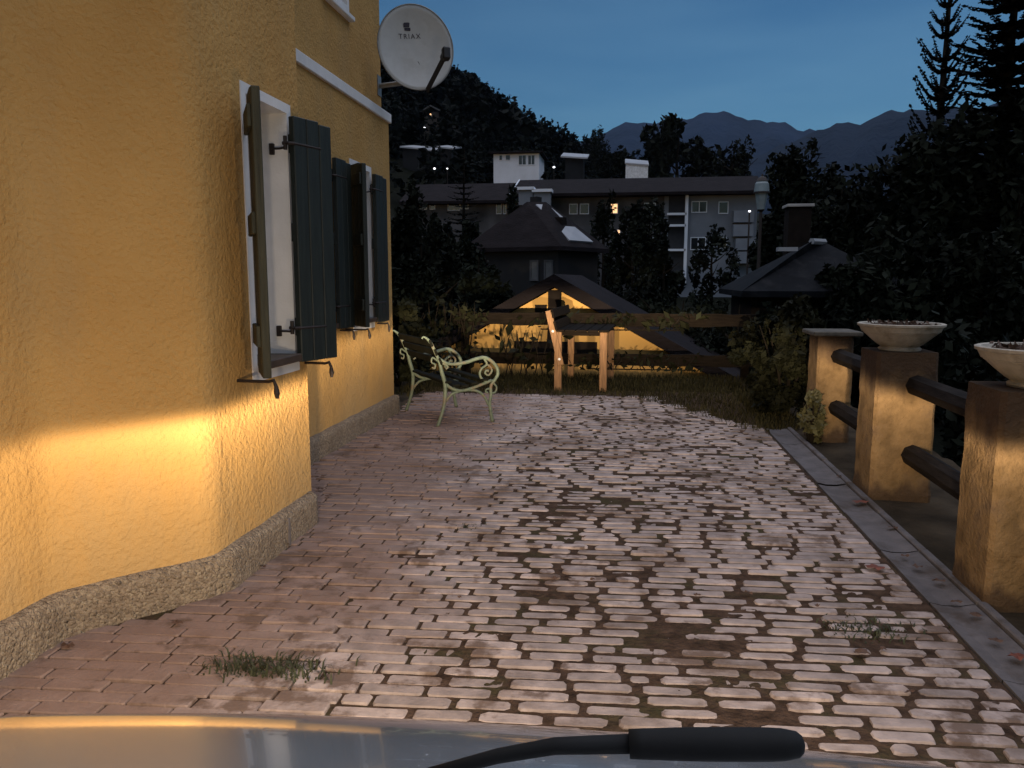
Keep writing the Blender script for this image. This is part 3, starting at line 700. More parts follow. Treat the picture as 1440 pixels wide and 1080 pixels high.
# ------------------------------------------------------------------ green cast iron bench
ib = thing('iron_bench', 'pale green cast iron bench with scrolled arms and worn feet beside the house corner', 'bench', (-1.60, 6.60, 0), R(33))
def U(pts): return [((x - 490) / 850, (985 - y) / 982) for x, y in pts]     # traced side profile -> metres
def catm(P, k=5):
    o = []
    for i in range(len(P) - 1):
        p0, p1, p2, p3 = P[max(i-1, 0)], P[i], P[i+1], P[min(i+2, len(P)-1)]
        for s in range(k):
            t = s / k
            o.append(tuple(.5*((2*b) + (-a+c)*t + (2*a-5*b+4*c-d)*t*t + (-a+3*b-3*c+d)*t**3) for a, b, c, d in zip(p0, p1, p2, p3)))
    o.append(P[-1]); return o
frame_curves = [
 ([(378,222),(395,207),(440,250),(480,340),(512,430),(530,520),(553,620),(550,750),(530,860),(490,985)], [.009]*2+[.017]*3+[.021]*3+[.018,.020]),
 ([(508,395),(560,435),(620,450),(720,440),(800,415),(870,405),(930,440),(975,500),(982,560),(955,610),(925,660),(925,740),(915,830),(938,985)], [.016]*3+[.019]*6+[.018]*3+[.018,.022]),
 ([(870,415),(892,465),(850,500),(833,545),(850,590),(890,615),(945,612)], .013),
 ([(892,465),(925,495),(932,530),(905,562),(878,545),(884,522),(905,525)], [.012,.012,.012,.011,.011,.012,.016]),
 ([(548,590),(585,645),(660,682),(740,677),(830,648),(930,610)], .017),
 ([(550,780),(600,715),(660,692),(750,684),(820,702),(870,750),(905,830)], .014),
 ([(500,420),(458,385),(450,425),(478,445),(472,480),(455,468)], .009), ([(535,440),(562,452),(578,475),(560,490)], .010),
 ([(940,630),(972,672),(962,715),(938,725)], .010), ([(925,680),(888,688),(882,708),(900,718)], .010)]
def bench_frame():
    mb = MB()
    for pts, r in frame_curves:
        P = catm(U(pts), 5)
        r = [v * .86 for v in r] if isinstance(r, list) else r * .86
        if isinstance(r, list):
            r = [float(v) for v in np.interp(np.linspace(0, 1, len(P)), np.linspace(0, 1, len(r)), r)]
        mb.tube([(x, 0, z) for x, z in P], r, 8)
    return mb
BL = .92
f1 = bench_frame().build('end_frame', greeniron, ib, smooth=True)
f2 = f1.copy(); C.objects.link(f2); f2.parent = ib; f2.location = (0, BL, 0)
sp = U([(575,625),(640,660),(710,668),(790,650),(870,622)])
for x, z in sp:
    mb = MB(); mb.bbox(x - .035, x + .035, -.02, BL + .02, z + .012, z + .034, .006); mb.build('seat_slat', slat_m, ib)
for x, z in U([(425,262),(462,340),(497,420)]):
    M2 = Matrix.Translation((x + .022, 0, z)) @ Matrix.Rotation(R(-22), 4, 'Y')
    mb = MB(); mb.bbox(-.011, .011, -.02, BL + .02, -.032, .032, .005, M2); mb.build('back_slat', slat_m, ib)

# ------------------------------------------------------------------ tall wooden bench on the grass
wb = thing('wooden_bench', 'tall plain wooden bench with pale orange legs standing end-on in front of the board fence', 'bench', (-.74, 8.98, -.02), R(-3))
WL = 1.25
for y in (0, WL):
    for x, nm in ((0, 'leg'), (.52, 'leg')):
        mb = MB(); mb.bbox(x - .042, x + .042, y - .03, y + .03, 0, .70, .006); mb.build(nm, wood_m, wb)
    mb = MB(); mb.bbox(-.03, .55, y - .012 + (.045 if y == 0 else -.045), y + .012 + (.045 if y == 0 else -.045), .655, .70, .004); mb.build('cross_rail', oldwood_m, wb)
    Mp = Matrix.Translation((.03, y - .048 if y == 0 else y + .048, .36)) @ Matrix.Rotation(R(-13.5), 4, 'Y')
    mb = MB(); mb.bbox(-.036, .036, -.017, .017, -.04, .60, .005, Mp); bp_ = mb.build('back_post', oldwood_m if y else wood_m, wb)
    if y == 0:
        for s in (.03, .36):
            mb = MB(); p = Mp @ Vector((0, -.018, s)); mb.lathe([(.016, 0), (.014, -.008), (.006, -.012)], p, 12, Matrix.Rotation(R(-90), 4, 'X')); mb.build('bolt', white, bp_)
for i in range(5):
    x = -.045 + i * .128; mb = MB(); mb.bbox(x, x + .118, -.06, WL + .10, .703, .728, .005); mb.build('seat_board', oldwood_m, wb)
for s in (.42, .56):
    mb = MB(); Mp = Matrix.Translation((.03, 0, .36)) @ Matrix.Rotation(R(-13.5), 4, 'Y'); mb.bbox(.038, .062, -.14, WL + .14, s - .055, s + .05, .006, Mp); mb.build('back_board', oldwood_m, wb)

# ------------------------------------------------------------------ board fence at the end of the terrace
fe = thing('board_fence', 'dark weathered fence of two wide horizontal boards across the end of the terrace', 'fence', (-.5, 10.2, -.03))
for (z0, z1) in ((.705, .87), (.20, .345)):
    x = -1.75
    V = []; n = 60; mb = MB()
    prof = []
    for i in range(n + 1):
        xx = -1.75 + 3.9 * i / n; j = .018 * mnoise.noise(Vector((xx * 3, z0 * 9, 0))); j2 = .014 * mnoise.noise(Vector((xx * 4, z0 * 9, 7)))
        prof.append((xx, z0 + j, z1 + j2))
    poly = [(a, b) for a, b, c in prof] + [(a, c) for a, b, c in prof[::-1]]
    mb.prism(poly, .04); mb.build('board', oldwood_m, fe)
for x in (-1.6, 2.05):
    mb = MB(); mb.bbox(x - .05, x + .05, .042, .14, 0, .84, .006); mb.build('post', oldwood_m, fe)

# ------------------------------------------------------------------ pillars, beams and stone bowls
def pillar(x0, y0, w, d, h, label, cap=False):
    t = thing('stone_pillar', label, 'pillar', (x0 + w/2, y0 + d/2, -.02), 0, 'rendered pillars along the right edge of the court')
    mb = MB(); n = 18; b = .018; vs = []
    ring = [(-w/2+b, -d/2), (0, -d/2), (w/2-b, -d/2), (w/2, -d/2+b), (w/2, 0), (w/2, d/2-b), (w/2-b, d/2), (0, d/2), (-w/2+b, d/2), (-w/2, d/2-b), (-w/2, 0), (-w/2, -d/2+b)]
    for i in range(n + 1):
        z = (h + .02) * i / n
        for x, y in ring:
            j = 1 + .035 * mnoise.fractal(Vector((x*8 + x0, y*8 + y0, z*8)), 1, 2, 3) + (.03 if i < 2 else 0)
            vs.append((x*j, y*j, z))
    m = len(ring)
    mb.add(vs, [(i*m+k, i*m+(k+1) % m, (i+1)*m+(k+1) % m, (i+1)*m+k) for i in range(n) for k in range(m)] + [tuple(n*m+k for k in range(m))])
    mb.build('shaft', pillar_m, t)
    if cap:
        mb = MB(); mb.bbox(-w/2-.05, w/2+.05, -d/2-.05, d/2+.05, h + .022, h + .058, .008); mb.build('cap', mat('mossy_cap', (.10, .085, .065), .9, var=.5, scale=14, bump=.5, bscale=50), t)
    return t
pillar(1.462, 4.76, .34, .34, .87, 'ochre rendered pillar under the farther stone bowl, middle of the row')
pillar(1.445, 3.20, .34, .33, .865, 'stained ochre pillar under the nearer stone bowl at the right edge')
pillar(1.53, 6.45, .27, .32, .84, 'farthest ochre pillar, with a flat slab cap and weeds at its foot', cap=True)
def bowl_planter(x, y, z, label, s=1.0):
    t = thing('stone_bowl', label, 'planter', (x, y, z), 0, 'cast stone planter bowls on the pillars')
    prof = [(.105,0),(.115,.004),(.118,.018),(.105,.03),(.125,.045),(.165,.085),(.195,.118),(.205,.126),(.205,.13),(.214,.134),(.228,.168),(.238,.172),(.240,.186),(.232,.190),(.215,.188),(.205,.165)]
    mb = MB(); prof = [(r, q * .86) for r, q in prof]; mb.lathe([(r*s, q*s) for r, q in prof], n=40); mb.build('bowl', bowl_m, t, smooth=False)
    mb = MB(); vs = [(0,0,.150*s)]; k = 20
    for i in range(1, 5):
        for j in range(k):
            a = 2*math.pi*j/k; r = .21*s*i/4; vs.append((r*math.cos(a), r*math.sin(a), s*(.148 + .012*random.random()) if i < 4 else .142*s))
    mb.add(vs, [(0, 1+j, 1+(j+1) % k) for j in range(k)] + [(1+(i*k)+j, 1+(i+1)*k+j, 1+(i+1)*k+(j+1) % k, 1+i*k+(j+1) % k) for i in range(3) for j in range(k)])
    mb.build('soil', soil_m, t)
    P = np.stack([rng.uniform(-.15, .15, 90), rng.uniform(-.15, .15, 90), rng.uniform(.152, .172, 90)], 1) * s
    V, Fq = leaf_quads(P, .02); tag(npmesh('withered_plant', V, Fq, mat('withered_leaf', (.10, .055, .035), .8), t), kind='stuff')
bowl_planter(1.632, 4.93, .868, 'pale cast stone planter bowl on the middle pillar')
bowl_planter(1.655, 3.365, .863, 'pale cast stone planter bowl on the nearest pillar, cut by the right edge', 1.0)
def beam_pair(y0, y1, x0, x1, label):
    t = thing('beam_railing', label, 'railing', ((x0+x1)/2, (y0+y1)/2, 0), 0, 'dark timber railings between the pillars')
    for z in (.68, .27):
        mb = MB(); o = t.location; r = .062
        mb.tube([(x0 - o.x, y0 - o.y, z), (x1 - o.x, y1 - o.y, z)], r, 8); mb.build('beam', beam_m, t)
beam_pair(3.51, 4.78, 1.665, 1.685, 'two dark timber beams between the nearest and the middle pillar')
beam_pair(5.08, 6.47, 1.685, 1.69, 'two dark timber beams between the middle and the farthest pillar')
beam_pair(1.45, 3.22, 1.69, 1.665, 'dark timber beam ends leaving the nearest pillar at the right edge')

# ------------------------------------------------------------------ plants on the terrace
def vine(x0, x1, y, z0, z1, label, n, leaf, name='ivy', m=leaf2m):
    t = thing(name, label, 'plant', ((x0+x1)/2, y, z0)); w = x1 - x0; sz = min(.09, (z1 - z0) * .16)
    mb = MB(); P = []
    for i in range(9):
        a = (i - 4) * w / 9; pth = [(a*.8 + .04*math.sin(i*2+k), .02*math.sin(k+i), (z1-z0)*k/5) for k in range(6)]
        mb.tube(pth, [.008]*5+[.002], 5)
    mb.tube([(-w*.4, 0, .012), (0, .01, .008), (w*.4, 0, .012)], .009, 5)
    mb.build('stem', barkm, t)
    cl = 24; cx_ = rng.uniform(-w/2, w/2, cl); cz = (z1-z0) * rng.uniform(.08, 1, cl); k = rng.integers(0, cl, n)
    P = np.stack([cx_[k] + rng.normal(0, .11, n), rng.normal(0, .05, n), np.clip(cz[k] + rng.normal(0, sz, n), .01, 9)], 1)
    V, Fq = leaf_quads(P, leaf, aspect=1.8); npmesh('leaves', V, Fq, m, t, rnd=rng.uniform(0, 1, n))
vine(-2.6, -1.85, 10.05, -.03, .98, 'leafy creeper over the left end of the board fence behind the iron bench', 300, .065)
vine(-1.65, -.9, 10.12, -.03, .62, 'twiggy shrub with broad leaves against the ochre gable left of the wooden bench', 34, .11, name='shrub')
vine(-1.3, 1.0, 10.16, .62, .82, 'ragged creeper hanging along the upper fence board', 170, .07, name='creeper')
vine(-.6, 1.1, 10.17, .11, .30, 'ragged creeper hanging along the lower fence board', 190, .055, name='creeper')
bush(1.55, 7.7, -.03, 1.08, .7, 1.6, 'dense dark hedge bush at the corner beside the farthest pillar', 9000, .05, clumps=40)
bush(1.9, 9.3, -.03, .95, 1.3, 1.6, 'dark hedge behind the corner bush at the end of the grass', 5200, .055)
bush(1.50, 6.42, -.03, .42, .18, .3, 'yellowish weeds growing at the foot of the farthest pillar', 330, .05, m=mat('weed_leaf', (.075, .068, .022), .7, rnd=.3), name='weed', cat='plant')
bush(-2.75, 9.3, -.03, 1.1, 1.0, 1.6, 'low dark shrub behind the iron bench past the house corner', 3600, .07)
def tuft(x, y, w, d, h, label, n):
    t = thing('grass_tuft', label, 'weeds', (x, y, -.012))
    mbx = rng.normal(0, w/2.6, n); mby = rng.normal(0, d/2.6, n)
    an = rng.uniform(0, 6.28, n); l = rng.uniform(.2, 1, n) * h
    B = np.stack([mbx, mby, np.zeros(n)], 1); W_ = np.stack([np.cos(an+1.57), np.sin(an+1.57), np.zeros(n)], 1) * .0035
    T1 = B + np.stack([np.cos(an)*l*.3, np.sin(an)*l*.3, l*.7], 1); T2 = B + np.stack([np.cos(an)*l*.8, np.sin(an)*l*.8, l*.85], 1)
    V = np.stack([B-W_, B+W_, T1+W_*.8, T1-W_*.8, T2], 1).reshape(-1, 3)
    q = np.arange(n)*5
    Fq = np.concatenate([np.stack([q, q+1, q+2, q+3], 1), np.stack([q+3, q+2, q+4, q+4], 1)])
    me = bpy.data.meshes.new('blades'); me.from_pydata([tuple(v) for v in V], [], [tuple(f) if f[2] != f[3] else tuple(f[:3]) for f in Fq.tolist()])
    tag(link('blades', me, mat('tuft_leaf', (.040, .044, .018), .8, var=.5, scale=12), t), kind='stuff')
tuft(-1.16, 2.33, .30, .10, .055, 'low grass tuft growing between pavers near the house at lower left', 420)
tuft(.92, 2.92, .22, .12, .035, 'brownish weed patch in the joints toward the right gutter', 260)
tuft(-.78, 3.9, .10, .06, .03, 'tiny weed in a joint in front of the plinth corner', 80)
# fallen leaves
def fallen(x, y, s, label, c=None, group=None):
    mb = MB(); n = 14; a0 = random.uniform(0, 6.28); vs = []
    for i in range(n):
        a = 2*math.pi*i/n; r = s * (.62 + .38*abs(math.cos(a*2.5))) * random.uniform(.85, 1.1)
        vs.append((r*math.cos(a+a0), r*.7*math.sin(a+a0), .004 + .012*random.random()))
    vs.append((0, 0, .010)); mb.add(vs, [(i, (i+1) % n, n) for i in range(n)])
    o = mb.build('fallen_leaf', c or fallm); o.location = (x, y, .004); tag(o, label, 'leaf', group); return o
fl2 = mat('brown_leaf', (.10, .05, .03), .75, var=.4, scale=20)
pl = at(1230, 800, 1); 
def gnd(px, py):
    d = _r * ((px - CX) / F) - _u * ((py - CY) / F) + _f; t = -CAMZ / d.z; return d * t
g = gnd(1230, 801); fallen(g.x, g.y, .05, 'large dark red leaf lying on the pavers beside the gutter')
g = gnd(1210, 708); fallen(g.x, g.y, .05, 'red brown leaf caught in the gutter in front of the middle pillar')
g = gnd(1212, 922); fallen(g.x, g.y, .032, 'small russet leaf on the pavers at lower right', fl2)
g = gnd(1430, 928); fallen(g.x, g.y, .035, 'orange brown leaf in the gutter at the right edge', fallm)
g = gnd(95, 912); fallen(g.x, g.y, .03, 'brown leaf on the pavers by the plinth at the left edge', fl2)
for i, (px, py) in enumerate([(1272, 785), (1255, 745), (1320, 820), (1372, 868), (1400, 905), (1180, 672), (1290, 800), (1345, 850)]):
    g = gnd(px, py); fallen(g.x, g.y, random.uniform(.018, .032), 'small brown leaf scrap lying in the gutter', fl2, 'leaf scraps in the gutter')
for i, (px, py) in enumerate([(462, 700), (455, 672), (450, 690), (500, 668), (520, 655), (402, 768), (370, 800), (530, 628), (250, 880), (545, 612)]):
    g = gnd(px, py); fallen(g.x, g.y, random.uniform(.016, .03), 'small dry leaf scrap lying along the foot of the plinth', fl2, 'leaf scraps along the plinth')
for i in range(26):
    fallen(random.uniform(-.9, 1.1), random.uniform(2.2, 7.5), random.uniform(.008, .02), 'tiny leaf crumb scattered on the pavers', fl2, 'leaf crumbs on the pavers')

# ------------------------------------------------------------------ the car we look out of
car = thing('car', 'silver car whose bonnet and black wiper show along the bottom edge', 'car', (0, .3, 0))
def bz(X, Y):        # bonnet height over plan (car-local Y)
    P = [(.05, .958), (.15, .948), (.22, .937), (.25, .930), (.28, .924), (.31, .916), (.34, .905), (.37, .8905), (.40, .872), (.44, .842), (.48, .80), (.52, .75), (.56, .69), (.60, .61)]
    z = np.interp(Y, [p[0] for p in P], [p[1] for p in P])
    return z - .045 * (X / .7) ** 2 - .05 * max(0, abs(X) - .6) * 4
mb = MB(); nx, ny = 41, 36; vs = []
YS = np.linspace(.08, .60, ny)
zz = np.array([bz(0, y) for y in YS]); zz = np.convolve(np.pad(zz, 2, mode='reflect', reflect_type='odd'), np.ones(5)/5, 'valid')
for j in range(ny):
    for i in range(nx):
        X = -.78 + 1.56 * i / (nx - 1); vs.append((X, YS[j], zz[j] - .045*(X/.7)**2 - .2*max(0, abs(X) - .62)))
mb.add(vs, [(j*nx+i, j*nx+i+1, (j+1)*nx+i+1, (j+1)*nx+i) for j in range(ny-1) for i in range(nx-1)])
mb.build('bonnet', silver_m, car, smooth=True)
mb = MB()      # nose: bumper, wings
prof = [(.602, .632), (.64, .56), (.67, .46), (.68, .36), (.66, .26), (.56, .2)]
vs = []
for (y, z) in prof:
    for i in range(21):
        X = -.8 + 1.6*i/20; vs.append((X, y - .16*(X/.8)**2*max(0, 1), z - .02*(X/.8)**2))
mb.add(vs, [(j*21+i, j*21+i+1, (j+1)*21+i+1, (j+1)*21+i) for j in range(len(prof)-1) for i in range(20)])
mb.build('bumper', silver_m, car, smooth=True)
for s in (-1, 1):
    mb = MB(); mb.add([(s*.79, -.9, .25), (s*.79, .6, .25), (s*.79, .62, .55), (s*.79, .30, .86), (s*.79, -.1, .93), (s*.79, -.9, .95), (s*.83, -.9, .25), (s*.83, .55, .25), (s*.83, .57, .55), (s*.82, .28, .80), (s*.82, -.1, .88), (s*.82, -.9, .9)],
        [(0,1,2,3,4,5), (6,7,8,9,10,11), (0,1,7,6), (1,2,8,7), (2,3,9,8), (3,4,10,9), (4,5,11,10), (5,0,6,11)]); mb.build('wing', silver_m, car)
    wh = MB(); Mw = Matrix.Translation((s*.70, .28, .30)) @ Matrix.Rotation(R(90), 4, 'Y')
    wh.lathe([(.18, -.09), (.28, -.09), (.30, -.06), (.30, .06), (.28, .09), (.18, .09)], (s*.70, .28, .30), 28, Matrix.Rotation(R(90), 4, 'Y')); wo = wh.build('wheel', rubber, car)
    wh = MB(); wh.lathe([(.02, -.07), (.18, -.07), (.18, .07), (.02, .07)], (s*.70, .28, .30), 20, Matrix.Rotation(R(90), 4, 'Y')); wh.build('rim', galv_m, wo)
    hl_ = MB(); hl_.lathe([(.046, -.05), (.046, .02), (.035, .03), (.01, .034)], (s*.58, .60, .632), 20, Matrix.Rotation(R(-90), 4, 'X')); hl_.build('headlight', emit('headlight_lens', (1, .85, .6), 3), car, smooth=True)
mb = MB(); 
cv = []
for X in np.linspace(-.74, .74, 15):
    zt_ = 1.028 + .06 * X; cv += [(X, -.08, .90), (X, -.08, zt_), (X, .085, zt_ + .0), (X, .10, zt_ - .012), (X, .10, .90)]
mb.add(cv, [(i*5+j, (i+1)*5+j, (i+1)*5+j+1, i*5+j+1) for i in range(14) for j in range(4)]); mb.build('cowl', blackp, car)
mb = MB()      # wiper: thin arm rising to a stout cap
w0 = at(560, 1100, .50) - car.location; w1 = at(700, 1063, .50) - car.location; w2 = at(780, 1049, .50) - car.location; w3 = at(885, 1046, .50) - car.location
mb.tube([w0, w1, w2, w3], [.0042, .0052, .0058, .0065], 8)
w4 = at(1122, 1047, .50) - car.location
n_ = 12; path = [w3 + (w4 - w3) * (i / n_) for i in range(n_ + 1)]
rr = [.0088] + [.0103] * (n_ - 2) + [.0085, .0035]
rr = [.0094, .0098, .0100, .0103, .0105, .0106, .0107, .0107, .0107, .0106, .0105, .0100, .0082]
mb.tube(path + [w4 + (w4 - w3) * .028, w4 + (w4 - w3) * .04], rr + [.0055, .0015], 14); mb.build('wiper', rubber, car, smooth=True)
# dipped-beam lamps: flat cut-off at lamp height, strongest just under it
def headlamp(x):
    L = bpy.data.lights.new('headlamp', 'POINT'); L.energy = 900 * HEAD_POWER; L.shadow_soft_size = .035; L.color = (1.0, .79, .54); L.use_nodes = True
    o = bpy.data.objects.new('headlamp', L); C.objects.link(o); o.parent = car; o.location = (x, .68, .675)
    n = L.node_tree.nodes; l = L.node_tree.links; em = n['Emission']
    t = n.new('ShaderNodeTexCoord'); sx = n.new('ShaderNodeSeparateXYZ'); l.new(t.outputs['Normal'], sx.inputs[0])
    def M_(op, a, b=None, c=None):
        q = n.new('ShaderNodeMath'); q.operation = op
        for i, v in enumerate((a, b, c)):
            if v is None: continue
            if isinstance(v, (int, float)): q.inputs[i].default_value = v
            else: l.new(v, q.inputs[i])
        return q.outputs[0]
    X, Yd, Z = sx.outputs
    SG = LAMP_SIGN
    Zs = M_('MULTIPLY', Z, SG); Ys = M_('MULTIPLY', Yd, SG); Xs = M_('MULTIPLY', X, SG)
    front = M_('MAXIMUM', Ys, 0.0)
    # cut-off climbs a little toward the nearside (right), as a dipped beam does
    kick = n.new('ShaderNodeMapRange'); kick.inputs['From Min'].default_value = -.30; kick.inputs['From Max'].default_value = -.05
    kick.inputs['To Min'].default_value = .028; kick.inputs['To Max'].default_value = .040; l.new(Xs, kick.inputs['Value'])
    off = n.new('ShaderNodeMapRange'); off.inputs['From Min'].default_value = .10; off.inputs['From Max'].default_value = .26
    off.inputs['To Min'].default_value = 0; off.inputs['To Max'].default_value = .055; l.new(Xs, off.inputs['Value'])
    over = M_('ADD', M_('SUBTRACT', Zs, kick.outputs[0]), off.outputs[0])
    below = n.new('ShaderNodeMapRange'); below.interpolation_type = 'SMOOTHSTEP'; below.inputs['From Min'].default_value = .018; below.inputs['From Max'].default_value = -.018
    l.new(over, below.inputs['Value'])
    dep = M_('MINIMUM', over, 0.0)
    wide = M_('MULTIPLY', M_('POWER', 2.71828, M_('MULTIPLY', dep, 1.6)), .092)
    mid = M_('MULTIPLY', M_('POWER', 2.71828, M_('MULTIPLY', dep, 10.0)), M_('POWER', front, 5.0))
    far = M_('MULTIPLY', M_('MULTIPLY', M_('POWER', 2.71828, M_('MULTIPLY', dep, 22.0)), M_('POWER', front, 20.0)), 6.0)
    low = M_('MULTIPLY', M_('ADD', M_('ADD', wide, mid), far), below.outputs[0])
    spill = M_('MULTIPLY', M_('POWER', 2.71828, M_('MULTIPLY', M_('ABSOLUTE', Zs), -1.2)), .053)
    tot = M_('ADD', low, spill)
    gate = n.new('ShaderNodeMapRange'); gate.inputs['From Min'].default_value = -.05; gate.inputs['From Max'].default_value = .15; l.new(Ys, gate.inputs['Value'])
    tot = M_('MULTIPLY', tot, gate.outputs[0])
    rt_ = n.new('ShaderNodeMapRange'); rt_.inputs['From Min'].default_value = .0; rt_.inputs['From Max'].default_value = .28
    rt_.inputs['To Min'].default_value = 1; rt_.inputs['To Max'].default_value = .38; l.new(Xs, rt_.inputs['Value'])
    tot = M_('MULTIPLY', tot, rt_.outputs[0])
    l.new(tot, em.inputs['Strength'])
LAMP_SIGN = 1.0
for x in (-.58, .58): headlamp(x)

# ------------------------------------------------------------------ things below and beyond the terrace
def gable_house():
    Y = 11.3; pk = at(780, 405, Y); h = pk.z; sl = .56
    t = thing('gable_outbuilding', 'ochre gabled outbuilding below the terrace, its gable showing through the board fence', 'house', (pk.x, Y, -2.6)); b = h + 2.6
    hw = 3.5; mb = MB()
    mb.prism([(-hw, 0), (hw, 0), (hw, b - hw*sl), (0, b), (-hw, b - hw*sl)], 7); mb.build('wall', gable_m, t)
    mb = MB()
    for s in (-1, 1):
        a = [(0, b + .02), (s*(hw+.5), b + .02 - (hw+.5)*sl), (s*(hw+.5), b + .20 - (hw+.5)*sl), (0, b + .20)]
        mb.prism(a, 7.4, Matrix.Translation((0, -.16, 0)))
    mb.build('roof', rooft_m, t)
    mb = MB(); mb.box(-.09, .10, -.05, .002, b - .95, b - .03); mb.build('shadow_strip', darkwood, t)  # dark strip standing in for the bench back's shadow on the gable
    mb = MB(); mb.box(-.58, .62, -.04, .003, b - 1.02, b - .77)  # broad dark panel low on the gable
    mb.box(-.28, -.11, -.03, .003, b - .37, b - .24); mb.build('dark_panels', darkwood, t)  # small upper box: the bench back's cast shadow built as a dark patch
gable_house()

def win_grid(t, wins, m_frame=farwhite, y=-.0, pane=glass_m, mull=True):
    for (x0, x1, z0, z1, *lit) in wins:
        mb = MB(); fr = .06
        for a, b, c, d in ((x0, x0+fr, z0, z1), (x1-fr, x1, z0, z1), (x0+fr, x1-fr, z0, z0+fr), (x0+fr, x1-fr, z1-fr, z1)): mb.box(a, b, y - .06, y + .01, c, d)
        if mull and x1 - x0 > .8: mb.box((x0+x1)/2 - .03, (x0+x1)/2 + .03, y - .055, y + .01, z0 + fr, z1 - fr)
        f = mb.build('window', m_frame, t)
        mb = MB(); mb.box(x0 + fr, x1 - fr, y - .03, y - .004, z0 + fr, z1 - fr); mb.build('pane', warmwin if lit else pane, f)

def hip_house():
    Y = 31; c = at(745, 279, Y); e = at(745, 348, Y); z0 = hill_h(c.x, Y)
    t = thing('hipped_house', 'dark roofed house with two pale roof windows standing before the apartment block', 'house', (c.x - .6, Y, z0), R(-26))
    hr = c.z - z0; he = e.z - z0; w = 2.0; d = 3.2
    mb = MB(); mb.box(-w, w, 0, d, 0, he + .05); mb.build('wall', fargrey, t)
    mb = MB(); o = .35
    v = [(-w-o, -o, he), (w+o, -o, he), (w+o, d+o, he), (-w-o, d+o, he), (-.3, d*.42, hr), (.3, d*.58, hr)]
    v += [(x, y, z - .16) for x, y, z in v[:4]]
    mb.add(v, [(0,1,4), (1,2,5,4), (2,3,5), (3,0,4,5), (0,1,7,6), (1,2,8,7), (2,3,9,8), (3,0,6,9), (6,7,8,9)]); ro = mb.build('roof', rooft_m, t)
    A = Vector((w+o, -o, he)); B = Vector((w+o, d+o, he)); Cc = Vector((.3, d*.58, hr)); D = Vector((-.3, d*.42, hr)); nrm = (B - A).cross(D - A).normalized()
    if nrm.z < 0: nrm = -nrm
    def on(u, s): return A.lerp(B, u).lerp(D.lerp(Cc, u), s)
    for (u0, u1, s0, s1) in ((.22, .74, .56, .90), (.22, .74, .10, .42)):
        q = [on(u0, s0), on(u1, s0), on(u1, s1), on(u0, s1)]; mb = MB()
        mb.add([p + nrm*.01 for p in q] + [p + nrm*.09 for p in q], [(0,1,2,3), (4,5,6,7), (0,1,5,4), (1,2,6,5), (2,3,7,6), (3,0,4,7)]); mb.build('roof_window', greyroof, ro)
    mb = MB(); p = on(.45, .49); mb.box(p.x - .22, p.x + .2, p.y - .2, p.y + .2, p.z - .3, p.z + .28); mb.build('dormer', darkwood, ro)
    win_grid(t, [(.75, 1.15, he - 1.3, he - .5), (1.4, 1.8, he - 1.3, he - .5)], m_frame=mat('dim_frame', (.06, .06, .065), .8), pane=mat('curtain', (.10, .10, .10), .8))
    mb = MB(); mb.box(-.5, -.15, 1.9, 2.25, hr - 1, hr + .25); mb.build('chimney', fargrey, ro)
hip_house()

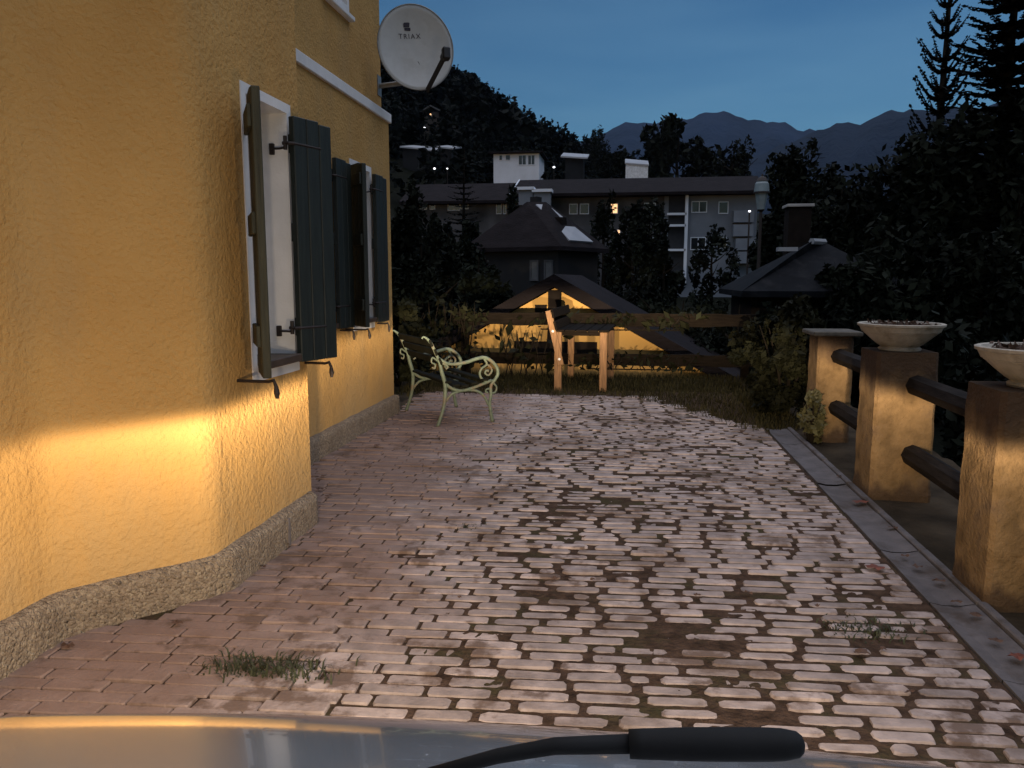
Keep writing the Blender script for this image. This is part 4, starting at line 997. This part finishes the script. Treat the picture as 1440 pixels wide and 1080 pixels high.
def apartment():
    Y = 62; x0 = at(742, 270, Y).x; x1 = at(1066, 270, Y).x; L0 = at(556, 270, Y)
    t = thing('apartment_block', 'long pale apartment block with dark tiled roof and balconies across the valley', 'building', (x0, Y, 0))
    he = at(900, 272, Y).z; hr = at(900, 240, Y).z; w = x1 - x0; d = 9
    xs_ = at(934, 300, Y).x - x0
    mb = MB(); mb.box(xs_, w, 0, d, -3, he); mb.build('wall', farwall, t)
    mb = MB(); mb.box(0, xs_ - .002, .25, d - .2, -3, he); mb.build('shaded_wall', mat('shaded_render', (.085, .085, .09), .9, var=.5, scale=.7, spec=.06), t)  # left section and wing: shade under the trees put into a darker render
    wl_ = x0 - L0.x
    mb = MB(); mb.box(-wl_, 0, 2.0, d, -3, he - .25); mb.build('wing_wall', mat('shaded_render', (.085, .085, .09)), t)
    mb = MB()
    def roofs(a, b, y0, y1, z0, z1):
        mb.add([(a, y0, z0), (b, y0, z0), (b, (y0+y1)/2, z1), (a, (y0+y1)/2, z1), (a, y1, z0), (b, y1, z0), (a, y0, z0-.22), (b, y0, z0-.22), (a, y1, z0-.22), (b, y1, z0-.22)],
            [(0,1,2,3), (3,2,5,4), (0,1,7,6), (4,5,9,8), (6,7,9,8), (0,3,4,8,6), (1,2,5,9,7)])
    roofs(-1.2, w + .6, -1.0, d + 1, he, hr); roofs(-wl_, -1.21, 1.0, d + 1, he - .25, hr - .1); mb.build('roof', rooft_m, t)
    mb = MB(); mb.add([(-1.28, -1.1, he + .02), (-1.18, -1.1, he + .02), (-1.18, d/2, hr + .05), (-1.28, d/2, hr + .05), (-1.28, -1.1, he - .35), (-1.18, -1.1, he - .35), (-1.18, d/2, hr - .32), (-1.28, d/2, hr - .32)],
        [(0,1,2,3), (4,5,6,7), (0,1,5,4), (3,2,6,7), (0,3,7,4), (1,2,6,5)]); mb.build('bargeboard', farwhite, t)
    def X(px): return at(px, 300, Y).x - x0
    def Z(py): return at(900, py, Y).z
    win_grid(t, [(X(972), X(994), Z(300), Z(284)), (X(972), X(994), Z(352), Z(334)), (X(1010), X(1024), Z(302), Z(285)), (X(1010), X(1024), Z(350), Z(334))])
    win_grid(t, [(X(800), X(812), Z(300), Z(285)), (X(815), X(828), Z(300), Z(285)), (X(858), X(869), Z(300), Z(285), 1), (X(868), X(873), Z(332), Z(322), 1),
        (X(905), X(922), Z(302), Z(285)), (X(905), X(922), Z(350), Z(334)), (X(800), X(826), Z(352), Z(334))], y=.25)
    # stacked loggias
    mb = MB(); mb.box(X(940), X(964), -.02, .05, Z(398), Z(276)); lo = mb.build('loggia', mat('loggia_dark', (.02, .02, .022), .9), t)
    mb = MB()
    for py in (302, 318, 352, 386): mb.box(X(938), X(965), -.5, .0, Z(py+1.5), Z(py-1.5))
    mb.box(X(963), X(967), -.5, 0, Z(398), Z(272)); mb.build('balcony_slab', farwhite, lo)
    for (a, b, c) in ((1030, 1058, 302), (1030, 1058, 321), (1034, 1062, 340), (1034, 1062, 358)):
        mb = MB(); mb.box(X(a), X(b), -.9, .0, Z(c + 13), Z(c - 3)); mb.build('balcony', farwall, t)
    wing = [(X(582), X(592), Z(288), Z(272)), (X(596), X(604), Z(288), Z(272)), (X(622), X(640), Z(290), Z(274)), (X(692), X(700), Z(296), Z(276)), (X(702), X(707), Z(296), Z(276)), (X(640), X(652), Z(288), Z(272))]
    win_grid(t, wing, y=2.0)
    for px, py, lw in ((739, 265, 12), (762, 268, 14)):     # pale chimneys with light caps
        p = at(px, py, Y - 2); q = MB(); hw = lw * Y / F / 2 * 1.6
        q.box(p.x - x0 - hw, p.x - x0 + hw, -1.9, -1.1, p.z - 1.2, p.z - .1); o = q.build('chimney', farwall, t)
        q = MB(); q.box(p.x - x0 - hw*1.2, p.x - x0 + hw*1.2, -2.1, -.9, p.z - .1, p.z + .12); q.build('cap', farwhite, o)
apartment()

def block(name, label, px0, px1, pt, pb, Y, wins=(), wm=farwhite, roof='flat', deep=6, over=.5, rm=rooft_m, group=None):
    a = at(px0, pt, Y); b = at(px1, pb, Y); x0, x1 = a.x, b.x; z1, z0 = a.z, b.z
    t = thing(name, label, 'house', ((x0+x1)/2, Y, min(z0, hill_h((x0+x1)/2, Y)))); o = t.location; w = x1 - x0; zb = 0; zt = z1 - o.z
    mb = MB(); mb.box(-w/2, w/2, 0, deep, 0, zt); mb.build('wall', wm, t); mb = MB()
    if roof == 'flat': mb.bbox(-w/2-over, w/2+over, -over, deep+over, zt+.002, zt + .22, .03)
    elif roof == 'shed': mb.add([(-w/2-over, -over, zt), (w/2+over, -over, zt-.3), (w/2+over, deep+over, zt+.9), (-w/2-over, deep+over, zt+1.2), (-w/2-over, -over, zt+.2), (w/2+over, -over, zt-.1), (w/2+over, deep+over, zt+1.1), (-w/2-over, deep+over, zt+1.4)], [(0,1,2,3), (4,5,6,7), (0,1,5,4), (1,2,6,5), (2,3,7,6), (3,0,4,7)])
    else:
        h = roof
        for s in (-1, 1): mb.prism([(0, zt + h), (s*(w/2+over), zt - .1), (s*(w/2+over), zt + .1), (0, zt + h + .2)], deep + over*2, Matrix.Translation((0, -over, 0)))
        g_ = MB(); g_.prism([(-w/2, zt+.002), (w/2, zt+.002), (0, zt + h*.96)], deep, Matrix.Translation((0, .02, 0))); g_.build('gable', darkwood, t)
    mb.build('roof', rm, t)
    win_grid(t, [(( (u0 - (px0+px1)/2) * Y / F), ((u1 - (px0+px1)/2) * Y / F), at(px0, v1, Y).z - o.z, at(px0, v0, Y).z - o.z, *l) for (u0, v0, u1, v1, *l) in wins])
    return t
block('white_house', 'white flat roofed house with tall windows on the slope above the apartment roof', 694, 758, 217, 246, 96, [(702, 218, 707, 226), (711, 218, 718, 226), (729, 219, 740, 233), (742, 219, 752, 233)])
block('white_annex', 'pale cubic house peeping over the apartment roof among the trees', 880, 911, 231, 252, 100, [], mat('blue_white_render', (.62, .64, .66), .8), roof='shed', rm=greyroof, over=.1, deep=5)
block('hillside_house', 'small house with pale shed roof on the slope right of the white house', 795, 820, 222, 234, 110, [], fargrey, roof='shed', rm=greyroof, over=.6, deep=4)
block('chalet', 'dark timber chalet with one lit window high on the wooded hill', 596, 617, 158, 173, 149, [(603, 159, 607, 168, 1)], mat('chalet_wood', (.05, .04, .032), .85), roof=1.0, rm=mat('slate', (.12, .12, .12), .8), over=.6, deep=6)
for i, (a, b, c, Y, lb) in enumerate(((566, 588, 208, 108, 'grey roofed hillside house farthest left under the chalet'), (592, 609, 211, 110, 'grey roofed hillside house in the middle of the three under the chalet'), (618, 634, 208, 112, 'grey roofed hillside house farthest right under the chalet'))):
    block('roofed_house', lb, a, b, c, c + 12, Y, [], fargrey, roof='shed', rm=greyroof, over=.3, deep=6, group='grey roofed houses on the hillside')
def pavilion():
    Y = 17; p = at(1160, 337, Y); e = at(1160, 405, Y); z0 = -2.6
    t = thing('pavilion', 'dark hipped shed roof with a pale worn ridge in front of the right hand trees', 'building', (p.x, Y, z0)); hr = p.z - z0; he = e.z - z0
    mb = MB(); mb.box(-1.5, 1.3, -.6, 2.4, 0, he); mb.build('wall', darkwood, t)
    mb = MB(); v = [(-1.75, -1, he-.05), (1.6, -1, he-.05), (1.6, 2.8, he-.05), (-1.75, 2.8, he-.05), (-.1, .7, hr), (.25, 1.1, hr)]
    v += [(x, y, z - .12) for x, y, z in v[:4]]
    mb.add(v, [(0,1,5,4), (1,2,5), (2,3,4,5), (3,0,4), (0,1,7,6), (1,2,8,7), (2,3,9,8), (3,0,6,9), (6,7,8,9)]); ro = mb.build('roof', mat('slate_blue', (.006, .007, .009), .8, var=.5, scale=2, stain=(.014, .014, .016), sscale=3, spec=.06), t)
    mb = MB(); mb.tube([(-.1, .7, hr), (.25, 1.1, hr)], .07, 6); mb.build('ridge_cap', greyroof, ro)
    mb = MB(); a = at(1106, 352, Y - .4) - Vector((p.x, Y, z0)); mb.box(a.x - .18, a.x + .2, a.y - .1, a.y + .12, a.z - .02, a.z + .06); mb.build('vent', greyroof, ro)
pavilion()
def chimney_house():
    Y = 23; p = at(1123, 289, Y); z0 = -2.6
    t = thing('chimney_stack', 'dark square chimney with a thin pale capping slab before the right hand trees', 'chimney', (p.x, Y, z0)); h = p.z - z0
    mb = MB(); mb.box(-.30, .30, -.25, .35, 0, h - .06); mb.build('stack', darkwood, t)
    mb = MB(); mb.bbox(-.36, .36, -.32, .42, h - .058, h + .02, .01); mb.build('cap', mat('pale_cap', (.34, .32, .30), .7), t)
chimney_house()
def lamp_post():
    Y = 21; p = at(1072, 247, Y); z0 = -2.6; h = p.z - z0
    t = thing('street_lantern', 'old style street lantern, unlit, with a frosted hexagonal head beside the apartment block', 'street lamp', (p.x, Y, z0))
    mb = MB(); mb.tube([(0,0,0), (0,0,1.0), (0,0,h - 1.0), (0, 0, h - .86)], [.09, .06, .04, .035], 10); mb.build('post', iron_m, t)
    mb = MB(); mb.lathe([(.09, h - .84), (.16, h - .44)], n=6); mb.build('lamp_glass', frost_m, t)
    mb = MB(); mb.lathe([(.04, h - .90), (.10, h - .84)], n=6); mb.lathe([(.21, h - .44), (.21, h - .40)], n=6); mb.build('lamp_frame', iron_m, t)
    mb = MB(); mb.lathe([(.19, h - .398), (.17, h - .2), (.13, h - .14)], n=12); mb.build('lamp_dome', frost_m, t)
    mb = MB(); mb.lathe([(.15, h - .138), (.10, h - .05), (.03, h - .02), (.02, h + .04)], n=12); mb.build('lamp_cap', iron_m, t)
lamp_post()
# pale vehicles glimpsed through the trees on the right
def van(px, py, Y, L, label):
    p = at(px, py, Y); t = thing('parked_van', label, 'van', (p.x, Y, p.z - 1.75), 0)
    mb = MB(); mb.prism([(-L/2, .35), (L/2, .35), (L/2, .9), (L/2 - .7, 1.05), (L/2 - 1.2, 1.75), (-L/2 + .1, 1.75), (-L/2, 1.6)], 1.8); mb.build('body', farwhite, t)
    mb = MB()
    for a, b in ((-L/2 + .3, -.25), (-.15, L/2 - 1.3)): mb.box(a, b, -.01, .02, 1.08, 1.55)
    mb.build('window', glass_m, t)
    for x in (-L/2 + .8, L/2 - .8):
        mb = MB(); mb.lathe([(.2, -.1), (.33, -.1), (.33, .1), (.2, .1)], (x, .05, .33), 18, Matrix.Rotation(R(90), 4, 'X')); mb.build('wheel', rubber, t)
van(1392, 296, 58, 4.4, 'pale van glimpsed through the dark trees at the right, the longer pale patch')
van(1440, 296, 60, 4.2, 'pale van glimpsed at the very right edge among the trees')
# far lamps on the slope
for i, (px, py, Y, lb) in enumerate(((597, 180, 128, 'small white lamp on the hill just under the chalet'), (611, 237, 94, 'twin white lamp low on the hillside, left of the white house'), (629, 237, 95, 'dim pale lamp beside the twin lamp on the hillside'), (779, 235, 108, 'small lamp on the slope right of the white house'), (887, 227, 130, 'white lamp above the pale cubic house'), (577, 154, 142, 'pale lamp to the left of the chalet'), (1054, 297, 50, 'white lamp at the right end of the apartment block'))):
    p = at(px, py, Y); z0 = hill_h(p.x, Y); t = thing('street_lamp', lb, 'street lamp', (p.x, Y, min(z0, p.z - 3)), 0); h = p.z - t.location.z
    mb = MB(); mb.tube([(0, 0, 0), (0, 0, h - .1)], [.07, .05], 6); mb.build('post', iron_m, t)
    r = Y * (.0016 if i not in (2, 5) else .0011); mb = MB(); mb.lathe([(.05*r, -.8*r), (.8*r, -.5*r), (r, 0), (.7*r, .5*r), (.1*r, .7*r)], (0, 0, h), 10); mb.build('lamp', coldlamp, t)

# ------------------------------------------------------------------ trees
G = 'trees in the valley beyond the terrace'
tree(590, 285, 14.5, 150, 'broad dark tree just past the house corner, behind the iron bench', n=9000, leaf=.09, low=.05, clumps=46)
tree(672, 330, 17, 120, 'rounded dark tree left of the small hipped house', n=7000, leaf=.10, low=.08, clumps=40)
tree(630, 300, 24, 130, 'dark tree under the left wing of the apartment block', n=6000, leaf=.14, low=.05, clumps=36)
tree(892, 290, 36, 75, 'round dark tree in front of the apartment wall under the lit window', n=5000, leaf=.16, low=.05, clumps=30)
tree(1003, 316, 44, 70, 'sparse tree in front of the white balconies', n=1300, leaf=.2, low=.05, clumps=24)
conifer(*[at(651, 208, 52).x, 52, 0], at(651, 208, 52).z, 4.2, 'narrow dark conifer standing before the apartment wing', rows=22, per=7, seg=7, name='conifer')
tree(1128, 205, 34, 130, 'tall dark tree right of the street lantern', n=7500, leaf=.2, low=.02, clumps=44)
tree(1040, 400, 15.5, 150, 'low dark shrubby tree below the apartment balconies', n=5000, leaf=.09, low=.0)
tree(960, 400, 19, 200, 'wide low dark tree behind the right end of the board fence', n=5000, leaf=.10, low=.0, clumps=40)
tree(880, 385, 22, 130, 'low dark tree behind the ridge of the ochre outbuilding', n=4000, leaf=.11, low=.0, clumps=40)
for px, yt, Y, w, lb, n_ in ((720, 262, 56, 44, 'small dark tree against the apartment block behind the hipped house', 1800), (850, 268, 50, 46, 'ragged dark tree left of the lit apartment window', 1500), (915, 268, 52, 56, 'loose dark tree between the lit window and the balconies', 2200), (575, 258, 46, 60, 'dark tree covering the left end of the apartment wing', 2600), (612, 300, 40, 70, 'low dark tree below the apartment wing windows', 2600), (660, 290, 42, 46, 'dark bushy tree beside the narrow conifer', 2000), (935, 330, 40, 60, 'low dark tree in front of the balcony stack', 2200)):
    tree(px, yt, Y, w, lb, n=n_, leaf=.22, low=.05, clumps=26)
for px, yt, Y, w, lb in ((955, 160, 125, 130, 'broad dark tree above the apartment roof, left of the pair'), (1032, 192, 118, 80, 'dark tree above the apartment roof, right of the pair'), (838, 172, 150, 46, 'slim dark tree at the foot of the wooded hill skyline'), (865, 205, 130, 60, 'dark tree behind the pale cubic house')):
    tree(px, yt, Y, w, lb, n=4200, leaf=w*Y/F*.05, low=.02, clumps=34)
for px, yt, Y, w, lb in ((1185, 232, 27, 150, 'dark broad tree behind the chimney at the right'), (1262, 186, 24, 160, 'large dark tree in the middle of the right hand trees'), (1352, 152, 22, 170, 'tall dark tree under the conifer at upper right'), (1450, 112, 21, 190, 'tall dark tree at the right edge'), (1240, 300, 16, 190, 'lower dark tree behind the middle stone bowl'), (1390, 318, 15, 130, 'lower dark tree behind the nearest stone bowl')):
    tree(px, yt, Y, w, lb, n=9500, leaf=.17 if Y > 18 else .12, low=.0, clumps=54)
pc = at(1440, -190, 22); conifer(pc.x, 22, -2.6, pc.z + 2.6, 4.6, 'tall dense spruce standing against the sky at the upper right edge', rows=40, per=13, seg=12, upturn=.35, nl=.46)
pc = at(1338, -70, 25); conifer(pc.x, 25, -2.6, pc.z + 2.6, 3.0, 'slimmer ragged conifer with upswept boughs left of the tall spruce', rows=27, per=8, seg=12, upturn=1.0, droop=.02, nl=.46)
# hedge running below the railing on the right
for i, y in enumerate((2.6, 4.4, 6.2, 8.2)):
    bush(3.0 + .1*i, y, -2.6, 3.25 + .12*i, 1.6, 2.0, ('dark hedge bush below the railing beside the nearest pillar', 'dark hedge bush below the railing between the nearest and middle pillars', 'dark hedge bush below the railing by the middle pillar', 'dark hedge bush below the railing past the farthest pillar')[i], 3800, .08, m=leafm)

# forest on the hill: far wood, reads as one mass; every tree a spire or dome of small sprays
PT = []; SZ = []; TN = []
for i in range(3600):
    Y = 88 + 242 * random.random() ** .7; px = random.uniform(470, 905); p = at(px, 200, Y); x = p.x; z = hill_h(x, Y)
    if 70 < px - 600 < 170 and Y < 108: continue
    if any(abs(px - a) < hw_ and b - 16 < Y < b + 9 for a, b, hw_ in ((607, 149, 13), (577, 108, 11), (600, 110, 9), (626, 112, 9), (611, 94, 5), (629, 95, 5), (577, 142, 5), (597, 128, 5), (807, 110, 16), (779, 108, 6))): continue
    h = random.uniform(6, 14) * (1 if Y > 150 else .6); w = h * random.uniform(.15, .24); lo = random.random() < .4; tn = random.random()
    for q in range(46):
        f = random.random(); rr = w * ((1 - f) ** .9 + .04 if not lo else 1.5 * math.sqrt(max(0, 1 - (2*f - 1.0) ** 2)) * .8); a = random.uniform(0, 6.283); r = rr * math.sqrt(random.uniform(.25, 1))
        PT.append((x + r*math.cos(a), Y + r*math.sin(a), z + h * (.08 + .92*f) * (.8 if lo else 1))); SZ.append(h * random.uniform(.05, .11) * (1 - .6*f if not lo else 1)); TN.append(tn)
PT = np.array(PT); SZ = np.array(SZ); n = len(PT)
a_ = rng.normal(size=(n, 3)) * (1, 1, .55); a_ /= np.linalg.norm(a_, axis=1)[:, None]; b_ = np.cross(a_, rng.normal(size=(n, 3))); b_ /= np.linalg.norm(b_, axis=1)[:, None]
a_ *= SZ[:, None] * 1.3; b_ *= SZ[:, None] * .7
Vs = np.stack([PT - a_, PT + b_, PT + a_, PT - b_], 1).reshape(-1, 3)
tag(npmesh('forest', Vs, np.arange(4*n).reshape(n, 4), needlem, rnd=np.array(TN)), 'dark conifer wood covering the hill behind the house', 'forest', kind='stuff')

# ------------------------------------------------------------------ evening air
HAZE = 3e-5
if HAZE:
    mb = MB(); mb.box(-9500, 9500, -60, 9400, -14, 950)
    hm = bpy.data.materials.new('evening_air'); hm.use_nodes = True; n_ = hm.node_tree.nodes; n_.remove(n_['Principled BSDF'])
    pv = n_.new('ShaderNodeVolumePrincipled'); pv.inputs['Density'].default_value = HAZE; pv.inputs['Color'].default_value = (.40, .62, 1.0, 1); pv.inputs['Anisotropy'].default_value = .2
    hm.node_tree.links.new(pv.outputs[0], n_['Material Output'].inputs['Volume'])
    tag(mb.build('haze', hm), kind='stuff')
